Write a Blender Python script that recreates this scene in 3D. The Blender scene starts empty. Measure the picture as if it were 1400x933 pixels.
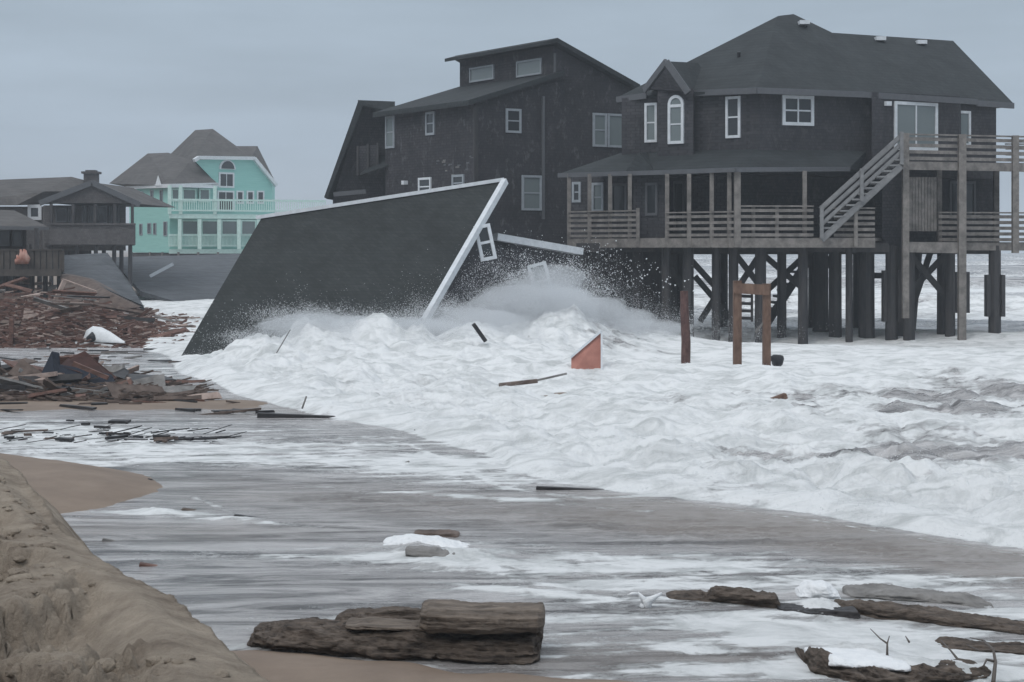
import bpy, bmesh, math, random
import numpy as np
from mathutils import Vector, Matrix, Euler
random.seed(7); rng = np.random.default_rng(11)
R = math.radians
scene = bpy.context.scene
col = scene.collection

# ------------------------------------------------------------------ camera, sky, sun, exposure
F = 2400.0; U0 = 700.0; VH = 338.0; H = 3.2           # focal in px of the 1400 px frame, horizon row, eye height
cd = bpy.data.cameras.new('camera'); cam = bpy.data.objects.new('camera', cd); col.objects.link(cam)
cam.location = (0, 0, H); cam.rotation_euler = (R(90), 0, 0)
cd.sensor_width = 36; cd.lens = F / 1400 * 36; cd.shift_y = -(466.5 - VH) / 1400
cd.clip_start = 0.3; cd.clip_end = 20000
scene.camera = cam

SUN_EL, SUN_AZ = 50, 215                                # degrees; azimuth clockwise from +Y
world = bpy.data.worlds.new('World'); scene.world = world; world.use_nodes = True
nt = world.node_tree; nt.nodes.clear()
wout = nt.nodes.new('ShaderNodeOutputWorld'); bg = nt.nodes.new('ShaderNodeBackground')
bg.inputs['Strength'].default_value = 0.1
sky = nt.nodes.new('ShaderNodeTexSky'); sky.sky_type = 'NISHITA'; sky.sun_disc = False
sky.sun_elevation = R(SUN_EL); sky.sun_rotation = R(SUN_AZ); sky.air_density = 1.5; sky.dust_density = 4
tc = nt.nodes.new('ShaderNodeTexCoord'); sep = nt.nodes.new('ShaderNodeSeparateXYZ')
nt.links.new(tc.outputs['Generated'], sep.inputs[0])
ramp = nt.nodes.new('ShaderNodeValToRGB')               # overcast: brighter towards the zenith
e = ramp.color_ramp.elements
e[0].position = 0.0; e[0].color = (0.42, 0.485, 0.56, 1)
e[1].position = 1.0; e[1].color = (1.0, 1.05, 1.12, 1)
m = e.new(0.06); m.color = (0.395, 0.475, 0.57, 1)
m = e.new(0.14); m.color = (0.40, 0.485, 0.58, 1)
m = e.new(0.40); m.color = (0.62, 0.70, 0.78, 1)
nt.links.new(sep.outputs['Z'], ramp.inputs[0])
mp = nt.nodes.new('ShaderNodeMapping'); mp.inputs['Scale'].default_value = (2.2, 2.2, 13)
nz = nt.nodes.new('ShaderNodeTexNoise'); nz.inputs['Scale'].default_value = 1.7; nz.inputs['Detail'].default_value = 5
nz.inputs['Roughness'].default_value = 0.55
nt.links.new(tc.outputs['Generated'], mp.inputs[0]); nt.links.new(mp.outputs[0], nz.inputs['Vector'])
cr = nt.nodes.new('ShaderNodeMapRange'); cr.inputs[1].default_value = 0.3; cr.inputs[2].default_value = 0.7
cr.inputs[3].default_value = 9.0; cr.inputs[4].default_value = 11.0
nt.links.new(nz.outputs[0], cr.inputs[0])
mul = nt.nodes.new('ShaderNodeVectorMath'); mul.operation = 'SCALE'
nt.links.new(ramp.outputs[0], mul.inputs[0]); nt.links.new(cr.outputs[0], mul.inputs['Scale'])
mix = nt.nodes.new('ShaderNodeMixRGB'); mix.inputs[0].default_value = 0.93
nt.links.new(sky.outputs[0], mix.inputs[1]); nt.links.new(mul.outputs[0], mix.inputs[2])
nt.links.new(mix.outputs[0], bg.inputs['Color']); nt.links.new(bg.outputs[0], wout.inputs['Surface'])

sd = bpy.data.lights.new('sun', 'SUN'); sun = bpy.data.objects.new('sun', sd); col.objects.link(sun)
sd.energy = 0.8; sd.angle = R(25); sd.color = (1, 0.97, 0.93)
az = R(SUN_AZ); el = R(SUN_EL)
sdir = Vector((math.sin(az) * math.cos(el), math.cos(az) * math.cos(el), math.sin(el)))
sun.rotation_euler = sdir.to_track_quat('Z', 'Y').to_euler()

vs = scene.view_settings
vs.view_transform = 'Standard'; vs.look = 'None'; vs.gamma = 1; vs.use_curve_mapping = False; vs.exposure = 0
scene.render.engine = 'CYCLES'
scene.cycles.use_denoising = True
scene.cycles.max_bounces = 10; scene.cycles.volume_bounces = 6

# ------------------------------------------------------------------ numpy noise
def _hash(ix, iy, iz, seed):
    h = (ix * 374761393 + iy * 668265263 + iz * 2147483647 + seed * 974711) & 0xFFFFFFFF
    h = ((h ^ (h >> 13)) * 1274126177) & 0xFFFFFFFF
    h = (h ^ (h >> 16)) & 0xFFFFFFFF
    return h / 2147483648.0 - 1.0
def vnoise(x, y, z=None, seed=0):
    x = np.asarray(x, float); y = np.asarray(y, float)
    z = np.zeros_like(x) + 0.5 if z is None else np.asarray(z, float)
    ix = np.floor(x).astype(np.int64); iy = np.floor(y).astype(np.int64); iz = np.floor(z).astype(np.int64)
    fx = x - ix; fy = y - iy; fz = z - iz
    fx = fx * fx * (3 - 2 * fx); fy = fy * fy * (3 - 2 * fy); fz = fz * fz * (3 - 2 * fz)
    def g(a, b, c): return _hash(ix + a, iy + b, iz + c, seed)
    a0 = (g(0,0,0) * (1-fx) + g(1,0,0) * fx) * (1-fy) + (g(0,1,0) * (1-fx) + g(1,1,0) * fx) * fy
    a1 = (g(0,0,1) * (1-fx) + g(1,0,1) * fx) * (1-fy) + (g(0,1,1) * (1-fx) + g(1,1,1) * fx) * fy
    return a0 * (1-fz) + a1 * fz
def fbm(x, y, z=None, oct=5, seed=0, gain=0.5, bill=False):
    s = 0; a = 1; t = 0
    x = np.asarray(x, float); y = np.asarray(y, float); z = None if z is None else np.asarray(z, float)
    for i in range(oct):
        n = vnoise(x, y, z, seed + i * 17)
        s = s + a * (np.abs(n) if bill else n); t += a; a *= gain
        x, y = x * 1.63 + y * 1.17 + 3.1, y * 1.63 - x * 1.17 + 1.7
        if z is not None: z = z * 2.0 + 5.3
    return s / t
def sst(x, a, b):
    t = np.clip((x - a) / (b - a), 0, 1); return t * t * (3 - 2 * t)

# ------------------------------------------------------------------ placing helpers
def P(u, v, Y): return Vector(((u - U0) / F * Y, Y, H - (v - VH) / F * Y))
def G(u, v, z=0.0):
    Y = (H - z) * F / (v - VH); return Vector(((u - U0) / F * Y, Y, z))
def P2(u, Y): return ((u - U0) / F * Y, Y)
def zat(v, Y): return H - (v - VH) / F * Y

# ------------------------------------------------------------------ materials
def new_mat(name):
    m = bpy.data.materials.new(name); m.use_nodes = True
    b = m.node_tree.nodes['Principled BSDF']; return m, m.node_tree, b
def N(t, kind, **kw):
    n = t.nodes.new(kind)
    for k, v in kw.items():
        if k in n.inputs: n.inputs[k].default_value = v
        else: setattr(n, k, v)
    return n
def bump(t, b, src, dist, strength=1.0):
    bp = N(t, 'ShaderNodeBump'); bp.inputs['Distance'].default_value = dist; bp.inputs['Strength'].default_value = strength
    t.links.new(src, bp.inputs['Height']); t.links.new(bp.outputs[0], b.inputs['Normal']); return bp
def mottled(name, c1, c2, scale=3, rough=0.8, bmp=0.01, detail=6, stretch=(1, 1, 1), c3=None, spec=0.3):
    m, t, b = new_mat(name)
    g = N(t, 'ShaderNodeNewGeometry'); mpn = N(t, 'ShaderNodeMapping'); mpn.inputs['Scale'].default_value = stretch
    t.links.new(g.outputs['Position'], mpn.inputs[0])
    n = N(t, 'ShaderNodeTexNoise', Scale=scale, Detail=detail, Roughness=0.65)
    t.links.new(mpn.outputs[0], n.inputs['Vector'])
    r = N(t, 'ShaderNodeValToRGB'); r.color_ramp.elements[0].position = 0.32; r.color_ramp.elements[1].position = 0.68
    r.color_ramp.elements[0].color = (*c1, 1); r.color_ramp.elements[1].color = (*c2, 1)
    if c3: q = r.color_ramp.elements.new(0.85); q.color = (*c3, 1)
    t.links.new(n.outputs[0], r.inputs[0]); t.links.new(r.outputs[0], b.inputs['Base Color'])
    b.inputs['Roughness'].default_value = rough; b.inputs['Specular IOR Level'].default_value = spec
    if bmp: bump(t, b, n.outputs[0], bmp)
    return m
def shingle(name, c1, c2, row=0.11, weather=None, bmp=0.007, rough=0.85):
    # courses of shingles by height, broken up along the wall; large blotches of weathering
    m, t, b = new_mat(name)
    g = N(t, 'ShaderNodeNewGeometry'); s = N(t, 'ShaderNodeSeparateXYZ'); t.links.new(g.outputs['Position'], s.inputs[0])
    hx = N(t, 'ShaderNodeMath', operation='ADD'); t.links.new(s.outputs['X'], hx.inputs[0]); t.links.new(s.outputs['Y'], hx.inputs[1])
    cb = N(t, 'ShaderNodeCombineXYZ'); t.links.new(hx.outputs[0], cb.inputs['X']); t.links.new(s.outputs['Z'], cb.inputs['Y'])
    br = N(t, 'ShaderNodeTexBrick'); br.inputs['Scale'].default_value = 1.0
    br.inputs['Row Height'].default_value = row; br.inputs['Brick Width'].default_value = row * 1.1
    br.inputs['Mortar Size'].default_value = row * 0.07; br.inputs['Mortar Smooth'].default_value = 0.3
    br.inputs['Color1'].default_value = (*c1, 1); br.inputs['Color2'].default_value = (*c2, 1)
    br.inputs['Mortar'].default_value = (c1[0] * .8, c1[1] * .8, c1[2] * .8, 1)
    t.links.new(cb.outputs[0], br.inputs['Vector'])
    mpn = N(t, 'ShaderNodeMapping'); mpn.inputs['Scale'].default_value = (0.8, 0.8, 0.45); t.links.new(g.outputs['Position'], mpn.inputs[0])
    n = N(t, 'ShaderNodeTexNoise', Scale=1.3, Detail=7, Roughness=0.7); t.links.new(mpn.outputs[0], n.inputs['Vector'])
    mr = N(t, 'ShaderNodeMapRange'); mr.inputs[1].default_value = 0.3; mr.inputs[2].default_value = 0.7
    mr.inputs[3].default_value = 0.72; mr.inputs[4].default_value = 1.35; t.links.new(n.outputs[0], mr.inputs[0])
    sc_ = N(t, 'ShaderNodeVectorMath', operation='SCALE'); t.links.new(br.outputs['Color'], sc_.inputs[0]); t.links.new(mr.outputs[0], sc_.inputs['Scale'])
    out = sc_.outputs[0]
    if weather:
        n2 = N(t, 'ShaderNodeTexNoise', Scale=4.0, Detail=6, Roughness=0.75); t.links.new(mpn.outputs[0], n2.inputs['Vector'])
        m2 = N(t, 'ShaderNodeMapRange'); m2.inputs[1].default_value = 0.55; m2.inputs[2].default_value = 0.72; t.links.new(n2.outputs[0], m2.inputs[0])
        mx = N(t, 'ShaderNodeMixRGB'); mx.inputs[2].default_value = (*weather, 1); t.links.new(m2.outputs[0], mx.inputs[0]); t.links.new(out, mx.inputs[1]); out = mx.outputs[0]
    t.links.new(out, b.inputs['Base Color']); b.inputs['Roughness'].default_value = rough; b.inputs['Specular IOR Level'].default_value = 0.25
    bump(t, b, br.outputs['Fac'], -bmp)
    return m
def plain(name, c, rough=0.6, spec=0.4):
    return mottled(name, tuple(x * .88 for x in c), tuple(min(1, x * 1.08) for x in c), scale=6, rough=rough, bmp=0.002, spec=spec)
def glass(name, c, rough=0.12):
    m, t, b = new_mat(name); b.inputs['Base Color'].default_value = (*c, 1)
    b.inputs['Roughness'].default_value = rough; b.inputs['Specular IOR Level'].default_value = 0.5
    g = N(t, 'ShaderNodeNewGeometry'); n = N(t, 'ShaderNodeTexNoise', Scale=1.5, Detail=2); t.links.new(g.outputs['Position'], n.inputs['Vector'])
    bump(t, b, n.outputs[0], 0.02); return m

M = {}
M['shingle_dark'] = shingle('dark_shingle', (0.044, 0.044, 0.050), (0.060, 0.059, 0.065), weather=(0.090, 0.089, 0.096))
M['shingle_old'] = shingle('old_shingle', (0.034, 0.033, 0.038), (0.047, 0.045, 0.050), weather=(0.12, 0.12, 0.13))
M['shingle_brown'] = shingle('brown_shingle', (0.060, 0.054, 0.055), (0.085, 0.078, 0.078))
M['shingle_grey'] = shingle('grey_shingle', (0.085, 0.080, 0.082), (0.115, 0.108, 0.108))
M['roof_dark'] = shingle('dark_roof', (0.028, 0.033, 0.036), (0.037, 0.042, 0.045), row=0.12, bmp=0.005)
M['roof_slab'] = shingle('grey_roof', (0.026, 0.030, 0.030), (0.036, 0.040, 0.040), row=0.10, bmp=0.003)
M['roof_brown'] = shingle('brown_roof', (0.085, 0.080, 0.078), (0.105, 0.098, 0.095), row=0.16)
M['roof_fallen'] = shingle('fallen_roof', (0.080, 0.088, 0.098), (0.098, 0.106, 0.116), row=0.2)
M['trim_dark'] = plain('dark_trim', (0.10, 0.105, 0.115))
M['trim_white'] = plain('white_trim', (0.66, 0.69, 0.72), 0.55)
M['trim_grey'] = plain('grey_trim', (0.30, 0.33, 0.36), 0.55)
M['glass'] = glass('window_glass', (0.03, 0.035, 0.04))
M['glass_pale'] = glass('curtained_glass', (0.17, 0.20, 0.205), 0.25)
M['wood'] = mottled('weathered_wood', (0.115, 0.106, 0.10), (0.25, 0.23, 0.213), scale=2.5, stretch=(1.5, 1.5, 1.5), rough=0.85, bmp=0.01)
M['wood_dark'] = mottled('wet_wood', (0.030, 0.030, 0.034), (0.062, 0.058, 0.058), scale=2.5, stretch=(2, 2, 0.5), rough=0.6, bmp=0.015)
M['deck_brown'] = mottled('brown_deck_wood', (0.05, 0.045, 0.042), (0.10, 0.088, 0.08), scale=2.5, rough=0.85)
M['wood_stair'] = mottled('grey_stair_wood', (0.15, 0.15, 0.155), (0.25, 0.25, 0.25), scale=3, rough=0.85)
M['mint'] = mottled('mint_siding', (0.25, 0.52, 0.475), (0.32, 0.60, 0.55), scale=2, stretch=(0.3, 0.3, 6), rough=0.7, bmp=0.01)
M['mint_pale'] = plain('pale_mint_paint', (0.55, 0.74, 0.69))
M['red_wood'] = mottled('broken_red_brown_wood', (0.055, 0.030, 0.024), (0.21, 0.115, 0.090), scale=4, stretch=(1, 1, 3), rough=0.7, bmp=0.01)
M['pink_wood'] = mottled('broken_pale_wood', (0.24, 0.18, 0.155), (0.48, 0.38, 0.335), scale=4, rough=0.75, bmp=0.01)
M['brown_wood'] = mottled('broken_brown_wood', (0.06, 0.042, 0.035), (0.16, 0.12, 0.10), scale=4, rough=0.7, bmp=0.01)
M['grey_wood'] = mottled('broken_grey_wood', (0.12, 0.115, 0.11), (0.27, 0.26, 0.25), scale=4, rough=0.8, bmp=0.01)
M['black_wood'] = mottled('soaked_black_wood', (0.012, 0.012, 0.015), (0.04, 0.036, 0.036), scale=5, rough=0.45, bmp=0.01)
M['navy'] = mottled('navy_board', (0.006, 0.009, 0.017), (0.014, 0.019, 0.032), scale=3, rough=0.85, bmp=0.006)
M['maroon'] = mottled('maroon_board', (0.026, 0.009, 0.007), (0.060, 0.022, 0.016), scale=3, rough=0.85, bmp=0.006)
M['salmon'] = mottled('salmon_board', (0.33, 0.14, 0.11), (0.46, 0.21, 0.165), scale=3, rough=0.7, bmp=0.006)
M['post_red'] = mottled('red_brown_post', (0.055, 0.026, 0.024), (0.15, 0.085, 0.075), scale=5, stretch=(2, 2, 1), rough=0.7, bmp=0.01)
M['post_brown'] = mottled('orange_brown_post', (0.085, 0.048, 0.035), (0.20, 0.125, 0.09), scale=4, stretch=(2, 2, .6), rough=0.75, bmp=0.01)
M['white_shell'] = plain('white_fibreglass', (0.75, 0.77, 0.78), 0.3, 0.5)
M['peat'] = mottled('layered_driftwood', (0.030, 0.022, 0.018), (0.22, 0.175, 0.142), scale=6, stretch=(.8, 1.5, 5), rough=0.85, bmp=0.10, detail=11, c3=(0.27, 0.225, 0.19))
M['peat_top'] = mottled('weathered_log', (0.065, 0.052, 0.043), (0.25, 0.205, 0.168), scale=4, stretch=(0.6, 3, 5), rough=0.85, bmp=0.05, detail=9, c3=(0.22, 0.185, 0.15))
M['twig'] = plain('bare_twig', (0.10, 0.085, 0.075))
M['foam'] = mottled('piled_foam', (0.72, 0.74, 0.76), (0.84, 0.85, 0.86), scale=9, rough=0.9, bmp=0.03)
M['orange'] = mottled('orange_cloth', (0.36, 0.14, 0.10), (0.50, 0.33, 0.28), scale=4, rough=.8)
M['black'] = plain('black_rubber', (0.015, 0.015, 0.018), 0.5)
# water drops in the air
m, t, b = new_mat('spray_drops'); b.inputs['Base Color'].default_value = (0.80, 0.82, 0.84, 1); b.inputs['Roughness'].default_value = 0.8
M['spray'] = m
# sand
def sand_mat(name, c1, c2, c3, wet):
    m, t, b = new_mat(name)
    g = N(t, 'ShaderNodeNewGeometry')
    n = N(t, 'ShaderNodeTexNoise', Scale=0.9 if wet < .75 else 2.2, Detail=11, Roughness=0.72); t.links.new(g.outputs['Position'], n.inputs['Vector'])
    r = N(t, 'ShaderNodeValToRGB'); r.color_ramp.elements[0].position = 0.30; r.color_ramp.elements[1].position = 0.72
    r.color_ramp.elements[0].color = (*c1, 1); r.color_ramp.elements[1].color = (*c3, 1)
    q = r.color_ramp.elements.new(0.5); q.color = (*c2, 1)
    t.links.new(n.outputs[0], r.inputs[0])
    n2 = N(t, 'ShaderNodeTexNoise', Scale=260, Detail=3, Roughness=0.6); t.links.new(g.outputs['Position'], n2.inputs['Vector'])
    mr = N(t, 'ShaderNodeMapRange'); mr.inputs[1].default_value = 0.25; mr.inputs[2].default_value = 0.75; mr.inputs[3].default_value = 0.84; mr.inputs[4].default_value = 1.16
    t.links.new(n2.outputs[0], mr.inputs[0])
    s = N(t, 'ShaderNodeVectorMath', operation='SCALE'); t.links.new(r.outputs[0], s.inputs[0]); t.links.new(mr.outputs[0], s.inputs['Scale'])
    t.links.new(s.outputs[0], b.inputs['Base Color']); b.inputs['Roughness'].default_value = wet; b.inputs['Specular IOR Level'].default_value = 0.3 if wet < .75 else 0.1
    n3 = N(t, 'ShaderNodeTexNoise', Scale=22, Detail=8, Roughness=0.7); t.links.new(g.outputs['Position'], n3.inputs['Vector'])
    bump(t, b, n3.outputs[0], 0.004 if wet < .75 else 0.06)
    return m
M['sand_wet'] = sand_mat('wet_sand', (0.165, 0.122, 0.092), (0.21, 0.158, 0.120), (0.265, 0.205, 0.158), 0.68)
M['sand_dune'] = sand_mat('dune_sand', (0.19, 0.150, 0.118), (0.38, 0.318, 0.256), (0.56, 0.475, 0.385), 0.9)
# sea: silty water + foam where the mesh carries it
m, t, b = new_mat('surf_water')
att = N(t, 'ShaderNodeAttribute', attribute_name='foam'); g = N(t, 'ShaderNodeNewGeometry')
mpn = N(t, 'ShaderNodeMapping'); mpn.inputs['Rotation'].default_value = (0, 0, R(-12)); mpn.inputs['Scale'].default_value = (0.85, 1.15, 1.3)
t.links.new(g.outputs['Position'], mpn.inputs[0])
n = N(t, 'ShaderNodeTexNoise', Scale=2.6, Detail=10, Roughness=0.72, Distortion=0.6); t.links.new(mpn.outputs[0], n.inputs['Vector'])
a1 = N(t, 'ShaderNodeMath', operation='SUBTRACT'); t.links.new(n.outputs[0], a1.inputs[0]); a1.inputs[1].default_value = 0.5
a2 = N(t, 'ShaderNodeMath', operation='MULTIPLY'); t.links.new(a1.outputs[0], a2.inputs[0]); a2.inputs[1].default_value = 1.7
a3 = N(t, 'ShaderNodeMath', operation='ADD'); t.links.new(a2.outputs[0], a3.inputs[0]); t.links.new(att.outputs['Fac'], a3.inputs[1])
mk = N(t, 'ShaderNodeMapRange', interpolation_type='SMOOTHSTEP'); mk.inputs[1].default_value = 0.36; mk.inputs[2].default_value = 0.72; t.links.new(a3.outputs[0], mk.inputs[0])
mp4 = N(t, 'ShaderNodeMapping'); mp4.inputs['Rotation'].default_value = (0, 0, R(-11)); mp4.inputs['Scale'].default_value = (0.26, 1.25, 1); t.links.new(g.outputs['Position'], mp4.inputs[0])
n4 = N(t, 'ShaderNodeTexNoise', Scale=1.6, Detail=9, Roughness=.70, Distortion=1.1); t.links.new(mp4.outputs[0], n4.inputs['Vector'])
wr = N(t, 'ShaderNodeValToRGB'); wr.color_ramp.elements[0].position = 0.38; wr.color_ramp.elements[1].position = 0.60
wr.color_ramp.elements[0].color = (0.115, 0.11, 0.11, 1); wr.color_ramp.elements[1].color = (0.62, 0.605, 0.605, 1); t.links.new(n4.outputs[0], wr.inputs[0])
fr = N(t, 'ShaderNodeValToRGB'); fr.color_ramp.elements[0].position = 0.36; fr.color_ramp.elements[1].position = 0.56
fr.color_ramp.elements[0].color = (0.58, 0.60, 0.60, 1); fr.color_ramp.elements[1].color = (0.87, 0.885, 0.89, 1); nf = N(t, 'ShaderNodeTexNoise', Scale=1.5, Detail=11, Roughness=0.66, Distortion=0.9); t.links.new(mpn.outputs[0], nf.inputs['Vector']); t.links.new(nf.outputs[0], fr.inputs[0])
mx = N(t, 'ShaderNodeMixRGB'); at2 = N(t, 'ShaderNodeAttribute', attribute_name='silt'); ms = N(t, 'ShaderNodeMixRGB'); ms.inputs[2].default_value = (.27, .232, .205, 1); t.links.new(at2.outputs['Fac'], ms.inputs[0]); t.links.new(wr.outputs[0], ms.inputs[1])
t.links.new(mk.outputs[0], mx.inputs[0]); t.links.new(ms.outputs[0], mx.inputs[1]); t.links.new(fr.outputs[0], mx.inputs[2])
t.links.new(mx.outputs[0], b.inputs['Base Color'])
rr = N(t, 'ShaderNodeMapRange'); rr.inputs[3].default_value = 0.17; rr.inputs[4].default_value = 0.9; t.links.new(mk.outputs[0], rr.inputs[0]); t.links.new(rr.outputs[0], b.inputs['Roughness'])
sp = N(t, 'ShaderNodeMapRange'); sp.inputs[3].default_value = 0.6; sp.inputs[4].default_value = 0.1; t.links.new(mk.outputs[0], sp.inputs[0]); t.links.new(sp.outputs[0], b.inputs['Specular IOR Level'])
n5 = N(t, 'ShaderNodeTexNoise', Scale=11, Detail=8, Roughness=0.75); t.links.new(mpn.outputs[0], n5.inputs['Vector'])
hh = N(t, 'ShaderNodeMath', operation='MULTIPLY_ADD'); t.links.new(mk.outputs[0], hh.inputs[0]); hh.inputs[1].default_value = 0.5; t.links.new(n5.outputs[0], hh.inputs[2])
bump(t, b, hh.outputs[0], 0.045)
M['sea'] = m

# ------------------------------------------------------------------ mesh building
OFF = {}
def props(o, label=None, cat=None, group=None, kind=None):
    if label: o['label'] = label
    if cat: o['category'] = cat
    if group: o['group'] = group
    if kind: o['kind'] = kind
    return o
def thing(name, label, cat, loc, group=None):
    o = bpy.data.objects.new(name, None); col.objects.link(o); o.location = loc; o.empty_display_size = 0.3
    OFF[o.name] = Vector(loc); return props(o, label, cat, group)
class MB:
    def __init__(s): s.v = []; s.f = []
    def add(s, vs, fs):
        k = len(s.v); s.v += [tuple(p) for p in vs]; s.f += [tuple(i + k for i in f) for f in fs]; return s
    def hexa(s, b4, t4):                                   # bottom quad, top quad (same winding)
        return s.add(list(b4) + list(t4), [(3,2,1,0),(4,5,6,7),(0,1,5,4),(1,2,6,5),(2,3,7,6),(3,0,4,7)])
    def box(s, x0, x1, y0, y1, z0, z1):
        return s.hexa([(x0,y0,z0),(x1,y0,z0),(x1,y1,z0),(x0,y1,z0)], [(x0,y0,z1),(x1,y0,z1),(x1,y1,z1),(x0,y1,z1)])
    def beam(s, p, q, w, h, up=Vector((0, 0, 1))):
        p = Vector(p); q = Vector(q); d = (q - p).normalized()
        if abs(d.dot(up)) > 0.99: up = Vector((0, 1, 0))
        a = d.cross(up).normalized() * w / 2; c = a.cross(d).normalized() * h / 2
        return s.hexa([p - a - c, p + a - c, q + a - c, q - a - c], [p - a + c, p + a + c, q + a + c, q - a + c])
    def prism(s, poly, z0, z1):
        n = len(poly)
        return s.add([(x, y, z0) for x, y in poly] + [(x, y, z1) for x, y in poly],
                     [tuple(range(n))[::-1], tuple(range(n, 2 * n))] + [(i, (i+1) % n, n + (i+1) % n, n + i) for i in range(n)])
    def extrude(s, pts, vec):                               # polygon (3d) pushed along vec
        n = len(pts); vec = Vector(vec); pts = [Vector(p) for p in pts]
        return s.add(pts + [p + vec for p in pts], [tuple(range(n)), tuple(range(n, 2 * n))[::-1]] + [(i, n + i, n + (i+1) % n, (i+1) % n) for i in range(n)])
    def hull(s, pts):
        bm = bmesh.new(); vs_ = [bm.verts.new(p) for p in pts]
        r = bmesh.ops.convex_hull(bm, input=vs_)
        bmesh.ops.delete(bm, geom=[g for g in r['geom_interior'] if isinstance(g, bmesh.types.BMVert)], context='VERTS')
        bm.verts.index_update()
        s.add([v.co.copy() for v in bm.verts], [tuple(v.index for v in f.verts) for f in bm.faces]); bm.free(); return s
    def tube(s, pts, rad, n=7):
        ring = []
        for i, p in enumerate(pts):
            p = Vector(p); d = (Vector(pts[min(i+1, len(pts)-1)]) - Vector(pts[max(i-1, 0)])).normalized()
            a = d.cross(Vector((0.13, 0.97, 0.2))).normalized(); c = d.cross(a); r = rad[i] if isinstance(rad, (list, tuple)) else rad
            ring.append([p + (a * math.cos(2*math.pi*k/n) + c * math.sin(2*math.pi*k/n)) * r for k in range(n)])
        vs_ = [q for g_ in ring for q in g_]; fs = []
        for i in range(len(pts) - 1):
            for k in range(n): fs.append((i*n+k, i*n+(k+1) % n, (i+1)*n+(k+1) % n, (i+1)*n+k))
        fs.append(tuple(range(n))[::-1]); fs.append(tuple(range((len(pts)-1)*n, len(pts)*n)))
        return s.add(vs_, fs)
    def build(s, name, mat, parent=None, label=None, cat=None, group=None, kind=None, bevel=0, smooth=False, origin=None):
        off = OFF[parent.name] if parent else (Vector(origin) if origin is not None else Vector((0, 0, 0)))
        me = bpy.data.meshes.new(name)
        me.from_pydata([(x - off.x, y - off.y, z - off.z) for x, y, z in s.v], [], s.f); me.update()
        bm = bmesh.new(); bm.from_mesh(me); bmesh.ops.recalc_face_normals(bm, faces=bm.faces)
        if bevel: bmesh.ops.bevel(bm, geom=list(bm.edges), offset=bevel, segments=1, affect='EDGES')
        bm.to_mesh(me); bm.free()
        if smooth: me.shade_smooth()
        me.materials.append(M[mat]); o = bpy.data.objects.new(name, me); col.objects.link(o)
        if parent: o.parent = parent
        else: o.location = off
        OFF[o.name] = off
        return props(o, label, cat, group, kind)

class Wall:                                                  # a vertical wall plane seen from the camera
    def __init__(s, A, B):
        s.A = Vector((A[0], A[1], 0)); B = Vector((B[0], B[1], 0)); s.d = (B - s.A).normalized(); s.L = (B - s.A).length
        s.n = Vector((s.d.y, -s.d.x, 0))
        if s.n.dot(s.A) > 0: s.n = -s.n
    def hit(s, u, v):
        r = Vector(((u - U0) / F, 1, 0)); den = r.dot(s.n); Y = s.A.dot(s.n) / den
        p = r * Y; return (p - s.A).dot(s.d), H - (v - VH) / F * Y
    def pt(s, a, n, z): q = s.A + s.d * a + s.n * n; return Vector((q.x, q.y, z))
    def box(s, mb, a0, a1, n0, n1, z0, z1):
        return mb.hexa([s.pt(a0,n0,z0), s.pt(a1,n0,z0), s.pt(a1,n1,z0), s.pt(a0,n1,z0)], [s.pt(a0,n0,z1), s.pt(a1,n0,z1), s.pt(a1,n1,z1), s.pt(a0,n1,z1)])
def window(wall, u0, v0, u1, v1, parent, nx=1, ny=2, fr=0.09, mat='trim_white', pane='glass', name='window', arch=False, label=None):
    a0, z1 = wall.hit(u0, v0); a1, _ = wall.hit(u1, v0); um = (u0 + u1) / 2
    z1 = wall.hit(um, v0)[1]; z0 = wall.hit(um, v1)[1]
    f = MB(); n0, n1 = -0.01, 0.06
    wall.box(f, a0, a1, n0, n1, z0, z0 + fr)
    wall.box(f, a0, a0 + fr, n0, n1, z0 + fr, z1 - fr); wall.box(f, a1 - fr, a1, n0, n1, z0 + fr, z1 - fr)
    wall.box(f, a0, a1, n0, n1, z1 - fr, z1)
    t_ = 0.05
    for i in range(1, nx):
        x = a0 + (a1 - a0) * i / nx; wall.box(f, x - t_/2, x + t_/2, n0, n1 - .012, z0 + fr, z1 - fr)
    for j in range(1, ny):
        z = z0 + (z1 - z0) * j / ny; wall.box(f, a0 + fr, a1 - fr, n0, n1 - .02, z - t_/2, z + t_/2)
    wn = f.build(name, mat, parent, label=label)
    g = MB(); wall.box(g, a0 + fr*.5, a1 - fr*.5, -0.02, 0.018, z0 + fr*.5, z1 - fr*.5); g.build('pane', pane, wn)
    if arch:
        r = (a1 - a0) / 2; ac = (a0 + a1) / 2; ap = []; bp_ = []
        for k in range(13):
            th = math.pi * k / 12; ap.append((math.cos(th) * r, math.sin(th) * r)); bp_.append((math.cos(th) * (r - fr), math.sin(th) * (r - fr)))
        f = MB()
        for k in range(12):
            q = [ap[k], ap[k+1], bp_[k+1], bp_[k]]
            f.hexa([wall.pt(ac + x, n0, z1 + z) for x, z in q], [wall.pt(ac + x, n1, z1 + z) for x, z in q])
        f.build('arch_frame', mat, wn)
        g = MB(); g.extrude([wall.pt(ac + x, -0.02, z1 + z) for x, z in bp_], wall.n * 0.038); g.build('pane', pane, wn)
    return wn
def railing(p, q, parent, h=1.0, boards=4, bw=0.13, mat='wood', posts=0.0):
    p = Vector(p); q = Vector(q); f = MB(); th = 0.04
    for k in range(boards):
        z = h * (k + 0.55) / boards - 0.02
        f.beam(p + Vector((0,0,z)), q + Vector((0,0,z)), th, bw)
    f.beam(p + Vector((0,0,h + .03)), q + Vector((0,0,h + .03)), 0.14, 0.045)
    return f.build('railing', mat, parent)
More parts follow.
